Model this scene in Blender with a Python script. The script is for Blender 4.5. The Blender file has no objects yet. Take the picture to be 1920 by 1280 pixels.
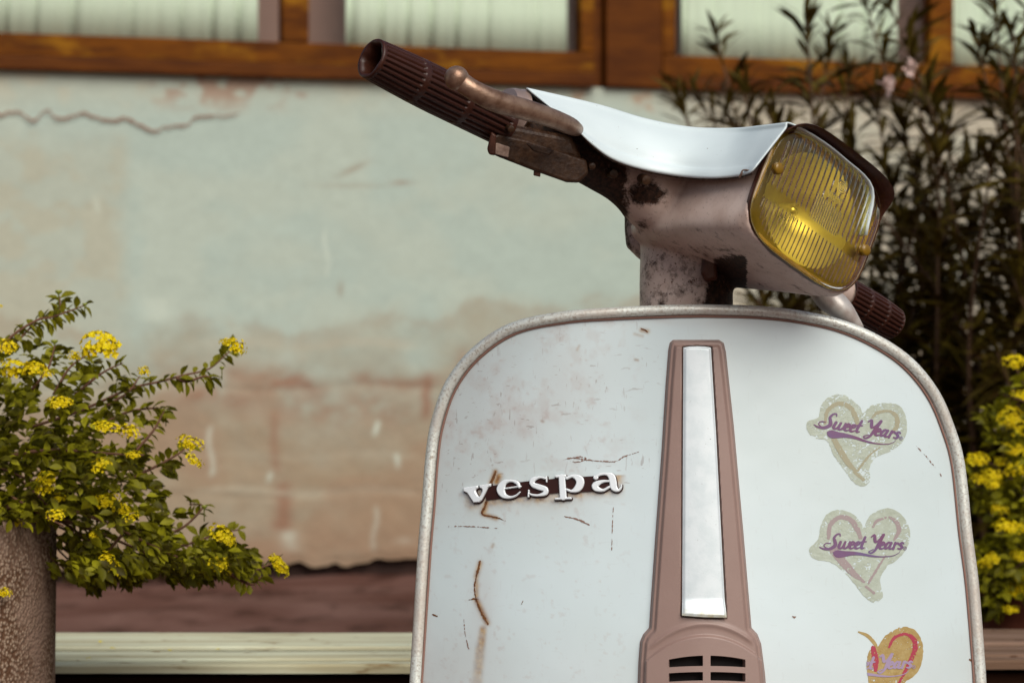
import bpy, math, random
import numpy as np
from mathutils import Vector, Matrix, noise as mnoise

R = random.Random(7)
rad = math.radians
F, CAMH, HY = 5000.0, 0.78, 680.0      # focal length in photo pixels, eye height, horizon row

# ------------------------------------------------------------------ camera, world, sun
scene = bpy.context.scene
cd = bpy.data.cameras.new("camera")
cam = bpy.data.objects.new("camera", cd)
scene.collection.objects.link(cam)
cam.location = (0, 0, CAMH)
cam.rotation_euler = (rad(90), 0, 0)
cd.sensor_width = 36
cd.lens = F / 1920 * 36
cd.shift_y = 40 / 1920
cd.clip_start = 0.05
cd.clip_end = 300
cd.dof.use_dof = True
cd.dof.focus_distance = 2.83
cd.dof.aperture_fstop = 8.6
scene.camera = cam

w = bpy.data.worlds.new("World")
scene.world = w
w.use_nodes = True
nt = w.node_tree
bg = nt.nodes["Background"]
sky = nt.nodes.new("ShaderNodeTexSky")
sky.sky_type = 'NISHITA'
sky.sun_disc = False
SUN = Vector((0.40, -0.95, 0.93)).normalized()
sky.sun_elevation = math.asin(SUN.z)
sky.sun_rotation = math.atan2(SUN.x, SUN.y)
sky.dust_density = 3.0
sky.ozone_density = 0.6
sky.air_density = 1.0
nt.links.new(sky.outputs[0], bg.inputs[0])
bg.inputs[1].default_value = 0.050
sl = bpy.data.lights.new("sun", 'SUN')
sl.energy = 1.75
sl.angle = rad(46)
sl.color = (1.0, 0.965, 0.89)
so = bpy.data.objects.new("sun", sl)
scene.collection.objects.link(so)
so.rotation_euler = SUN.to_track_quat('Z', 'Y').to_euler()

scene.view_settings.view_transform = 'Standard'
scene.view_settings.look = 'None'
scene.view_settings.exposure = 0.66
scene.view_settings.gamma = 1.0
scene.view_settings.use_curve_mapping = False
scene.render.engine = 'CYCLES'
scene.cycles.use_denoising = True
scene.cycles.max_bounces = 10
scene.cycles.transmission_bounces = 8
scene.cycles.transparent_max_bounces = 8

# ------------------------------------------------------------------ helpers
COL = scene.collection

def P(px, py, d):
    return Vector(((px - 960) / F * d, d, CAMH - (py - HY) / F * d))

def lin(r, g, b, k=1.0):
    def f(c):
        c /= 255.0
        return c / 12.92 if c <= 0.04045 else ((c + 0.055) / 1.055) ** 2.4
    return (min(f(r) / k, .95), min(f(g) / k, .95), min(f(b) / k, .95), 1)

def mk(name, verts, faces, mat, parent=None, smooth=True, link=True):
    me = bpy.data.meshes.new(name)
    if isinstance(verts, np.ndarray):
        verts = verts.tolist()
    me.from_pydata([tuple(v) for v in verts], [], faces)
    me.validate()
    if smooth:
        me.polygons.foreach_set("use_smooth", [True] * len(me.polygons))
    me.materials.append(mat)
    o = bpy.data.objects.new(name, me)
    if link:
        COL.objects.link(o)
    if parent:
        put(o, parent)
    return o

def put(o, parent):
    o.parent = parent
    o.matrix_parent_inverse = Matrix.LocRotScale(parent.location, parent.rotation_euler, parent.scale).inverted() if parent.parent is None else parent_world(parent).inverted()

def parent_world(o):
    m = Matrix.LocRotScale(o.location, o.rotation_euler, o.scale)
    if o.parent:
        return parent_world(o.parent) @ o.matrix_parent_inverse @ m
    return m

def tag(o, label=None, cat=None, group=None, kind=None):
    if label: o['label'] = label
    if cat: o['category'] = cat
    if group: o['group'] = group
    if kind: o['kind'] = kind
    return o

def empty(name, loc, label, cat, group=None):
    o = bpy.data.objects.new(name, None)
    o.location = loc
    o.empty_display_size = 0.05
    COL.objects.link(o)
    return tag(o, label, cat, group)

def box(name, x0, x1, y0, y1, z0, z1, mat, parent=None, bevel=0.0, segs=2):
    v = [(x, y, z) for x in (x0, x1) for y in (y0, y1) for z in (z0, z1)]
    f = [(0, 1, 3, 2), (4, 6, 7, 5), (0, 4, 5, 1), (2, 3, 7, 6), (0, 2, 6, 4), (1, 5, 7, 3)]
    o = mk(name, v, f, mat, parent, smooth=False)
    if bevel:
        b = o.modifiers.new("bevel", 'BEVEL'); b.width = bevel; b.segments = segs
    return o

def catmull(pts, n):
    """pts: list of tuples/Vectors any dimension -> n samples per span"""
    A = np.array([tuple(p) for p in pts], float)
    if len(A) < 3:
        t = np.linspace(0, 1, n + 1)[:, None]
        return A[0] * (1 - t) + A[-1] * t
    E = np.vstack([2 * A[0] - A[1], A, 2 * A[-1] - A[-2]])
    out = []
    for i in range(1, len(E) - 2):
        for k in range(n):
            t = k / n
            p0, p1, p2, p3 = E[i - 1], E[i], E[i + 1], E[i + 2]
            out.append(.5 * ((2 * p1) + (-p0 + p2) * t + (2 * p0 - 5 * p1 + 4 * p2 - p3) * t * t + (-p0 + 3 * p1 - 3 * p2 + p3) * t ** 3))
    out.append(E[-2])
    return np.array(out)

def loft(rings, cap=True):
    n = len(rings[0]); v = [p for r in rings for p in r]; f = []
    for i in range(len(rings) - 1):
        for j in range(n):
            a = i * n + j; b = i * n + (j + 1) % n
            f.append((a, b, b + n, a + n))
    if cap:
        f.append(tuple(range(n))[::-1]); f.append(tuple(range((len(rings) - 1) * n, len(rings) * n)))
    return v, f

def tube_vf(pts, radii, seg=10, cap=True, squash=None):
    pts = [Vector(p) for p in pts]
    rings = []; up = None
    for i, p in enumerate(pts):
        t = (pts[min(i + 1, len(pts) - 1)] - pts[max(i - 1, 0)]).normalized()
        if up is None:
            up = Vector((0, 0, 1)) if abs(t.z) < .9 else Vector((0, 1, 0))
        s = t.cross(up).normalized(); up = s.cross(t).normalized()
        r = radii[i] if hasattr(radii, '__len__') else radii
        q = squash or 1.0
        rings.append([p + s * math.cos(a) * r + up * math.sin(a) * r * q for a in [2 * math.pi * k / seg for k in range(seg)]])
    return loft(rings, cap)

def vnoise(x, y, seed=0):
    """vectorised value noise in 0..1"""
    xi = np.floor(x).astype(np.int64); yi = np.floor(y).astype(np.int64)
    fx = x - xi; fy = y - yi
    fx = fx * fx * (3 - 2 * fx); fy = fy * fy * (3 - 2 * fy)
    def h(a, b):
        n = (a * 374761393 + b * 668265263 + seed * 1442695041) & 0xffffffff
        n = ((n ^ (n >> 13)) * 1274126177) & 0xffffffff
        return ((n ^ (n >> 16)) & 0xffff) / 65535.0
    return (h(xi, yi) * (1 - fx) + h(xi + 1, yi) * fx) * (1 - fy) + (h(xi, yi + 1) * (1 - fx) + h(xi + 1, yi + 1) * fx) * fy

def fbm(x, y, seed=0, o=4):
    s = 0; a = .5; t = 0
    for i in range(o):
        s = s + a * vnoise(x * 2 ** i, y * 2 ** i, seed + i * 17); t += a; a *= .55
    return s / t

def sstep(a, b, x):
    t = np.clip((x - a) / (b - a), 0, 1)
    return t * t * (3 - 2 * t)

# ---- shapes as distance fields (positive inside), arrays X,Y
def sd_stroke(X, Y, pts, n=6):
    C = catmull(pts, n) if len(pts) > 2 else np.array([tuple(p) for p in pts], float)
    out = np.full(X.shape, -1e9)
    for i in range(len(C) - 1):
        x0, y0, w0 = C[i]; x1, y1, w1 = C[i + 1]
        dx, dy = x1 - x0, y1 - y0; L = dx * dx + dy * dy + 1e-9
        t = np.clip(((X - x0) * dx + (Y - y0) * dy) / L, 0, 1)
        d = np.hypot(X - x0 - t * dx, Y - y0 - t * dy)
        out = np.maximum(out, (w0 + (w1 - w0) * t) / 2 - d)
    return out

def sd_poly(X, Y, pts, smooth=0):
    A = np.array(pts, float)
    if smooth:
        B = np.vstack([A, A[:1]])
        E = np.vstack([A[-1:], A, A[:2]])
        out = []
        for i in range(1, len(E) - 2):
            for k in range(smooth):
                t = k / smooth; p0, p1, p2, p3 = E[i - 1], E[i], E[i + 1], E[i + 2]
                out.append(.5 * ((2 * p1) + (-p0 + p2) * t + (2 * p0 - 5 * p1 + 4 * p2 - p3) * t * t + (-p0 + 3 * p1 - 3 * p2 + p3) * t ** 3))
        A = np.array(out)
    d = np.full(X.shape, 1e9); ins = np.zeros(X.shape, bool)
    for i in range(len(A)):
        x0, y0 = A[i]; x1, y1 = A[(i + 1) % len(A)]
        dx, dy = x1 - x0, y1 - y0; L = dx * dx + dy * dy + 1e-12
        t = np.clip(((X - x0) * dx + (Y - y0) * dy) / L, 0, 1)
        d = np.minimum(d, np.hypot(X - x0 - t * dx, Y - y0 - t * dy))
        c = ((y0 > Y) != (y1 > Y))
        with np.errstate(divide='ignore', invalid='ignore'):
            ins ^= c & (X < (x1 - x0) * (Y - y0) / (y1 - y0 + 1e-30) + x0)
    return np.where(ins, d, -d)

def sheet(name, fn, bbox, step, mapper, mat, parent=None, hfun=None, back=None, smooth=True):
    """mesh of the region fn>0; mapper(x,y,h)->Nx3; hfun(x,y,s)->height; back = height of the rear face (closed body)"""
    x0, y0, x1, y1 = bbox
    nx = int((x1 - x0) / step) + 1; ny = int((y1 - y0) / step) + 1
    xs = x0 + step * np.arange(nx); ys = y0 + step * np.arange(ny)
    X, Y = np.meshgrid(xs, ys)
    G = fn(X, Y)
    G = np.where(np.abs(G) < step * 1e-3, step * 1e-3, G)
    ins = G > 0
    vx, vy, vs, idx = [], [], [], {}
    def vert(key, x, y, s):
        k = idx.get(key)
        if k is None:
            k = idx[key] = len(vx); vx.append(x); vy.append(y); vs.append(s)
        return k
    faces = []
    cnt = ins[:-1, :-1].astype(int) + ins[1:, :-1] + ins[:-1, 1:] + ins[1:, 1:]
    for j, i in zip(*np.nonzero(cnt)):
        j = int(j); i = int(i)
        cs = [(i, j), (i + 1, j), (i + 1, j + 1), (i, j + 1)]
        if cnt[j, i] == 4:
            faces.append(tuple(vert(c, xs[c[0]], ys[c[1]], G[c[1], c[0]]) for c in cs)); continue
        poly = []
        for k in range(4):
            a = cs[k]; b = cs[(k + 1) % 4]; ga = G[a[1], a[0]]; gb = G[b[1], b[0]]
            if ga > 0: poly.append(vert(a, xs[a[0]], ys[a[1]], ga))
            if (ga > 0) != (gb > 0):
                t = ga / (ga - gb); key = (min(a, b), max(a, b))
                poly.append(vert(key, xs[a[0]] + t * (xs[b[0]] - xs[a[0]]), ys[a[1]] + t * (ys[b[1]] - ys[a[1]]), 0.0))
        if len(poly) >= 3: faces.append(tuple(poly))
    vx = np.array(vx); vy = np.array(vy); vs = np.array(vs)
    h = hfun(vx, vy, vs) if hfun else np.zeros_like(vx)
    V = mapper(vx, vy, h)
    if back is not None:
        n = len(vx)
        V = np.vstack([V, mapper(vx, vy, np.full_like(vx, back))])
        cntE = {}
        for f in faces:
            for k in range(len(f)):
                a, b = f[k], f[(k + 1) % len(f)]
                if (b, a) in cntE: del cntE[(b, a)]
                else: cntE[(a, b)] = 1
        faces = faces + [tuple(q + n for q in f[::-1]) for f in faces] + [(b, a, a + n, b + n) for a, b in cntE]
    faces = [f[::-1] for f in faces]
    o = mk(name, V, faces, mat, parent, smooth)
    if back is not None and smooth:
        m = o.modifiers.new("edges", 'EDGE_SPLIT'); m.split_angle = rad(50)
    return o

# ------------------------------------------------------------------ materials
def M(name, col=(.5, .5, .5, 1), rough=.6, metal=0.0, spec=None, coat=0.0, bump=0.0, bscale=80, var=0.0, vscale=6, col2=None, detail=4, sx=(1, 1, 1)):
    m = bpy.data.materials.new(name); m.use_nodes = True
    n = m.node_tree; b = n.nodes["Principled BSDF"]
    b.inputs["Base Color"].default_value = col
    b.inputs["Roughness"].default_value = rough
    b.inputs["Metallic"].default_value = metal
    if spec is not None: b.inputs["Specular IOR Level"].default_value = spec
    b.inputs["Coat Weight"].default_value = coat
    tc = n.nodes.new("ShaderNodeTexCoord"); mp = n.nodes.new("ShaderNodeMapping")
    mp.inputs["Scale"].default_value = sx
    n.links.new(tc.outputs["Object"], mp.inputs[0])
    if col2 is not None:
        t = n.nodes.new("ShaderNodeTexNoise"); t.inputs["Scale"].default_value = vscale; t.inputs["Detail"].default_value = detail
        t.inputs["Roughness"].default_value = .65
        n.links.new(mp.outputs[0], t.inputs["Vector"])
        r = n.nodes.new("ShaderNodeValToRGB")
        r.color_ramp.elements[0].position = .5 - max(.02, .22 * (1 - var)); r.color_ramp.elements[0].color = col
        r.color_ramp.elements[1].position = .5 + max(.02, .22 * (1 - var)); r.color_ramp.elements[1].color = col2
        n.links.new(t.outputs["Fac"], r.inputs[0]); n.links.new(r.outputs[0], b.inputs["Base Color"])
    if bump:
        t2 = n.nodes.new("ShaderNodeTexNoise"); t2.inputs["Scale"].default_value = bscale; t2.inputs["Detail"].default_value = 5
        n.links.new(mp.outputs[0], t2.inputs["Vector"])
        bp = n.nodes.new("ShaderNodeBump"); bp.inputs["Strength"].default_value = bump; bp.inputs["Distance"].default_value = .002
        n.links.new(t2.outputs["Fac"], bp.inputs["Height"]); n.links.new(bp.outputs[0], b.inputs["Normal"])
    return m

class N:
    """tiny node-graph helper"""
    def __init__(s, m):
        s.t = m.node_tree; s.b = s.t.nodes["Principled BSDF"]
    def new(s, kind, **kw):
        n = s.t.nodes.new(kind)
        for k, v in kw.items():
            if k.startswith("i_"): n.inputs[k[2:].replace("_", " ")].default_value = v
            else: setattr(n, k, v)
        return n
    def link(s, a, b): s.t.links.new(a, b)
    def ramp(s, src, p0, p1, c0=(0, 0, 0, 1), c1=(1, 1, 1, 1)):
        r = s.new("ShaderNodeValToRGB"); r.color_ramp.elements[0].position = p0; r.color_ramp.elements[1].position = p1
        r.color_ramp.elements[0].color = c0; r.color_ramp.elements[1].color = c1
        s.link(src, r.inputs[0]); return r.outputs[0]
    def mix(s, fac, a, b, mode='MIX'):
        m = s.new("ShaderNodeMix", data_type='RGBA', blend_type=mode)
        for sock, v in ((m.inputs[0], fac), (m.inputs[6], a), (m.inputs[7], b)):
            if hasattr(v, 'is_linked') or hasattr(v, 'links'): s.link(v, sock)
            else: sock.default_value = v
        return m.outputs[2]
    def math(s, op, a, b=0.0):
        m = s.new("ShaderNodeMath", operation=op)
        for sock, v in ((m.inputs[0], a), (m.inputs[1], b)):
            if hasattr(v, 'links'): s.link(v, sock)
            else: sock.default_value = v
        return m.outputs[0]
    def noise(s, scale, detail=4, sx=(1, 1, 1), rough=.6, rot=(0, 0, 0)):
        tc = s.new("ShaderNodeTexCoord"); mp = s.new("ShaderNodeMapping"); mp.inputs["Scale"].default_value = sx; mp.inputs["Rotation"].default_value = rot
        s.link(tc.outputs["Object"], mp.inputs[0])
        t = s.new("ShaderNodeTexNoise"); t.inputs["Scale"].default_value = scale; t.inputs["Detail"].default_value = detail; t.inputs["Roughness"].default_value = rough
        s.link(mp.outputs[0], t.inputs["Vector"]); return t.outputs["Fac"]
    def attr(s, name):
        a = s.new("ShaderNodeAttribute"); a.attribute_name = name; return a

def paint_attr_mat():
    """weathered white lacquer: attribute paint = (rust, grime, wear)"""
    m = M("weathered_white_lacquer", (.6, .6, .6, 1), .30, coat=.6); g = N(m)
    a = g.attr("paint"); sp = g.new("ShaderNodeSeparateColor"); g.link(a.outputs["Color"], sp.inputs[0])
    base = g.mix(g.ramp(g.noise(3.5, 3), .35, .65), (.56, .65, .66, 1), (.62, .72, .75, 1))
    grime_shade = g.mix(g.noise(70, 6), (.36, .26, .24, 1), (.50, .47, .44, 1))
    c = g.mix(g.math('MULTIPLY', sp.outputs[1], .8), base, grime_shade)
    # fine hairline scratches and specks where the paint is worn
    s1 = g.ramp(g.noise(240, 2, (1, 1, .18), rot=(0, .5, 0)), .66, .70)
    s2 = g.ramp(g.noise(240, 2, (.16, 1, 1), rot=(0, .7, 0)), .67, .71)
    s3 = g.ramp(g.noise(420, 2), .71, .74)
    sc = g.math('MAXIMUM', g.math('MAXIMUM', s1, s2), s3)
    c = g.mix(g.math('MULTIPLY', sc, g.math('MULTIPLY', sp.outputs[2], .50)), c, (.25, .19, .17, 1))
    rust = g.mix(g.ramp(g.noise(160, 5), .35, .65), (.17, .055, .006, 1), (.42, .23, .035, 1))
    c = g.mix(sp.outputs[0], c, rust)
    g.link(c, g.b.inputs["Base Color"])
    r = g.math('ADD', g.math('MULTIPLY', g.math('MAXIMUM', sp.outputs[1], sp.outputs[0]), .35), .30)
    g.link(r, g.b.inputs["Roughness"])
    bp = g.new("ShaderNodeBump"); bp.inputs["Strength"].default_value = .5; bp.inputs["Distance"].default_value = .004
    g.link(g.noise(7, 3), bp.inputs["Height"]); g.link(bp.outputs[0], g.b.inputs["Normal"])
    return m

M_paint = paint_attr_mat()

def cover_mat():
    m = M("white_cover_paint", (.66, .70, .72, 1), .48, coat=.08); g = N(m)
    c = g.mix(g.ramp(g.noise(9, 3), .35, .7), (.60, .69, .71, 1), (.67, .76, .78, 1))
    c = g.mix(g.ramp(g.noise(260, 2), .75, .77), c, (.08, .04, .03, 1))
    g.link(c, g.b.inputs["Base Color"])
    bp = g.new("ShaderNodeBump"); bp.inputs["Strength"].default_value = .35; bp.inputs["Distance"].default_value = .003
    g.link(g.noise(11, 3), bp.inputs["Height"]); g.link(bp.outputs[0], g.b.inputs["Normal"])
    return m
M_cover = cover_mat()

def cast_mat():
    """painted casting, greasy in its upper nooks, with underside and recess shade painted in: attribute grease"""
    m = M("dirty_shaded_cast_paint", (.4, .3, .3, 1), .45); g = N(m)
    a = g.attr("grease_shade"); sp = g.new("ShaderNodeSeparateColor"); g.link(a.outputs["Color"], sp.inputs[0])
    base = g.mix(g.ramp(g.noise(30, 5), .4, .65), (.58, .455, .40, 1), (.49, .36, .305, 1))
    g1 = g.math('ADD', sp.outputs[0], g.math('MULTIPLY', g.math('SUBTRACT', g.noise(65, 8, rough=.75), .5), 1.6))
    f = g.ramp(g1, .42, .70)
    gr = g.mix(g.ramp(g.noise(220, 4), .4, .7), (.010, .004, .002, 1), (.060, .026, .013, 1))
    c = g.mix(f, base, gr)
    sc = g.math('MULTIPLY', g.ramp(g.noise(300, 3), .62, .66), sp.outputs[1])
    c = g.mix(sc, c, (.10, .045, .03, 1))
    g.link(c, g.b.inputs["Base Color"])
    g.link(g.math('ADD', g.math('MULTIPLY', f, .3), .38), g.b.inputs["Roughness"])
    bp = g.new("ShaderNodeBump"); bp.inputs["Strength"].default_value = .35; bp.inputs["Distance"].default_value = .0015
    g.link(g.math('MULTIPLY', g.noise(170, 6), g.math('ADD', f, .12)), bp.inputs["Height"]); g.link(bp.outputs[0], g.b.inputs["Normal"])
    return m
M_cast = cast_mat()

def trim_mat():
    m = M("pitted_aluminium_trim", (.6, .6, .55, 1), .36, metal=.25, bump=.25, bscale=420); g = N(m)
    c = g.mix(g.ramp(g.noise(330, 3), .48, .70), (.72, .75, .70, 1), (.42, .38, .32, 1))
    c = g.mix(g.ramp(g.noise(14, 4), .45, .7), c, (.56, .50, .44, 1))
    g.link(c, g.b.inputs["Base Color"]); return m
M_trim = trim_mat()

def alu_mat(name, c0, c1, rough=.34, metal=.8):
    m = M(name, c0, rough, metal=metal, bump=.15, bscale=500); g = N(m)
    c = g.mix(g.ramp(g.noise(60, 6), .42, .65), c0, c1)
    c = g.mix(g.ramp(g.noise(420, 3), .70, .78), c, (.10, .06, .04, 1))
    g.link(c, g.b.inputs["Base Color"]); return m
M_lever = alu_mat("dull_lever_aluminium", (.33, .215, .15, 1), (.17, .09, .055, 1), .36, .6)
M_strip = alu_mat("brushed_strip_aluminium", (.66, .72, .75, 1), (.58, .65, .68, 1), .42, .25)
for n_ in M_strip.node_tree.nodes:
    if n_.type == 'BUMP': n_.inputs['Strength'].default_value = .03
g_ = N(M_strip); tc_ = g_.new("ShaderNodeTexCoord"); sx_ = g_.new("ShaderNodeSeparateXYZ"); g_.link(tc_.outputs["Object"], sx_.inputs[0])
old_ = g_.b.inputs["Base Color"].links[0].from_socket
zz_ = g_.math('ADD', sx_.outputs[2], g_.math('MULTIPLY', g_.noise(140, 5), .022))
g_.link(g_.mix(g_.ramp(zz_, .5175, .532, (1, 1, 1, 1), (0, 0, 0, 1)), old_, (.42, .36, .19, 1)), g_.b.inputs["Base Color"])
M_chrome = M("chrome_letters", (.84, .89, .92, 1), .22, metal=.15, coat=.3)
def dull(*ms, v=.12):
    for m in ms: m.node_tree.nodes['Principled BSDF'].inputs['Specular IOR Level'].default_value = v
M_rubber = M("dark_brown_rubber", (.045, .012, .006, 1), .40, spec=.35, bump=.2, bscale=300, col2=(.028, .008, .004, 1), vscale=40)
M_hole = M("black_hollow", (.004, .002, .002, 1), .9)
M_horn = M("mauve_grey_plastic", (.255, .165, .140, 1), .42, bump=.06, bscale=300, col2=(.285, .19, .162, 1), vscale=12)
M_badge = M("badge_dark_backing", (.030, .008, .006, 1), .4)
M_bezel = M("dark_bezel_metal", (.075, .025, .014, 1), .35, metal=.2, col2=(.04, .013, .007, 1), vscale=60, bump=.2, bscale=300)
M_reflect = M("reflector_silver", (.80, .80, .78, 1), .46, metal=1.0)
M_housing = M("lamp_housing", (.24, .20, .12, 1), .35, metal=.3)
M_rust = M("rust_scratch", (.060, .014, .003, 1), .7, col2=(.20, .08, .015, 1), vscale=300, bump=.3)
M_hair = M("hairline_scratch", (.22, .13, .10, 1), .7)
M_tyre = M("tyre_rubber", (.02, .018, .017, 1), .8)
M_seat = M("seat_vinyl", (.02, .015, .014, 1), .45)
M_steel = M("dark_greasy_metal", (.014, .005, .002, 1), .42, metal=.1, bump=.4, bscale=200, col2=(.055, .026, .012, 1), vscale=90)
M_lite = M("scraped_light_metal", (.34, .24, .19, 1), .45, metal=.3, bump=.3, bscale=200, col2=(.10, .05, .035, 1), vscale=90)

def glass_mat():
    m = bpy.data.materials.new("amber_lens_glass"); m.use_nodes = True; t = m.node_tree
    for n in list(t.nodes): t.nodes.remove(n)
    o = t.nodes.new("ShaderNodeOutputMaterial"); g = t.nodes.new("ShaderNodeBsdfPrincipled")
    g.inputs["Base Color"].default_value = (.93, .79, .27, 1)
    g.inputs["Transmission Weight"].default_value = 1.0
    g.inputs["Roughness"].default_value = .03
    g.inputs["IOR"].default_value = 1.28
    t.links.new(g.outputs[0], o.inputs[0]); return m
M_glass = glass_mat()

# ------------------------------------------------------------------ wall frame (the house front recedes to the right)
WA, WB = 9.92, 0.2879
WN = Vector((WB, -1, 0)).normalized()
def wx(px):
    t = (px - 960) / F; return t * WA / (1 - WB * t)
def wz(px, py):
    t = (px - 960) / F; return CAMH - (py - HY) / F * WA / (1 - WB * t)
def W(x, z, off=0.0):
    return Vector((x, WA + WB * x, z)) + WN * off
def wbox(name, x0, x1, z0, z1, o0, o1, mat, parent=None, bevel=0.0):
    v = [W(x, z, o) for x in (x0, x1) for o in (o0, o1) for z in (z0, z1)]
    f = [(0, 1, 3, 2), (4, 6, 7, 5), (0, 4, 5, 1), (2, 3, 7, 6), (0, 2, 6, 4), (1, 5, 7, 3)]
    o = mk(name, v, [q[::-1] for q in f], mat, parent, smooth=False)
    if bevel:
        b = o.modifiers.new("bevel", 'BEVEL'); b.width = bevel; b.segments = 2
    return o

# ------------------------------------------------------------------ setting: ground
def ground_mat():
    m = M("mauve_brown_pavement", (.1, .06, .05, 1), .85, spec=.1); g = N(m)
    c = g.mix(g.ramp(g.noise(2.2, 6), .35, .7), (.095, .040, .030, 1), (.17, .092, .076, 1))
    c = g.mix(g.ramp(g.noise(5, 6, (1, .5, 1)), .52, .66), c, (.050, .020, .014, 1))
    c = g.mix(g.ramp(g.noise(60, 4), .68, .74), c, (.34, .22, .16, 1))
    g.link(c, g.b.inputs["Base Color"])
    bp = g.new("ShaderNodeBump"); bp.inputs["Strength"].default_value = .6; bp.inputs["Distance"].default_value = .01
    g.link(g.noise(30, 8), bp.inputs["Height"]); g.link(bp.outputs[0], g.b.inputs["Normal"])
    return m
gv = []; gf = []
gxs = [-60, -20, -8] + [(-4 + .1 * i) for i in range(81)] + [8, 20, 60]
gys = [-60, -20, -6, 0, 2, 3] + [4 + .08 * i for i in range(95)] + [14, 30, 80]
for yy in gys:
    for xx in gxs:
        z = 0.0
        if 4 <= yy <= 11.6 and -4 <= xx <= 4:
            z = (mnoise.noise(Vector((xx * 2.2, yy * 2.2, 0))) * .012 + mnoise.noise(Vector((xx * 7, yy * 7, 3))) * .005)
        gv.append((xx, yy, z))
nxg = len(gxs)
for j in range(len(gys) - 1):
    for i in range(nxg - 1):
        a = j * nxg + i; gf.append((a, a + 1, a + 1 + nxg, a + nxg))
tag(mk("ground", gv, gf, ground_mat()), kind="structure")

# ------------------------------------------------------------------ house: plastered wall + windows
ZS, ZT = 1.812, 3.15             # underside of the window sill, top of the openings
KW = 0.97                         # illumination on the wall, for turning seen colours into albedo

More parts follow.
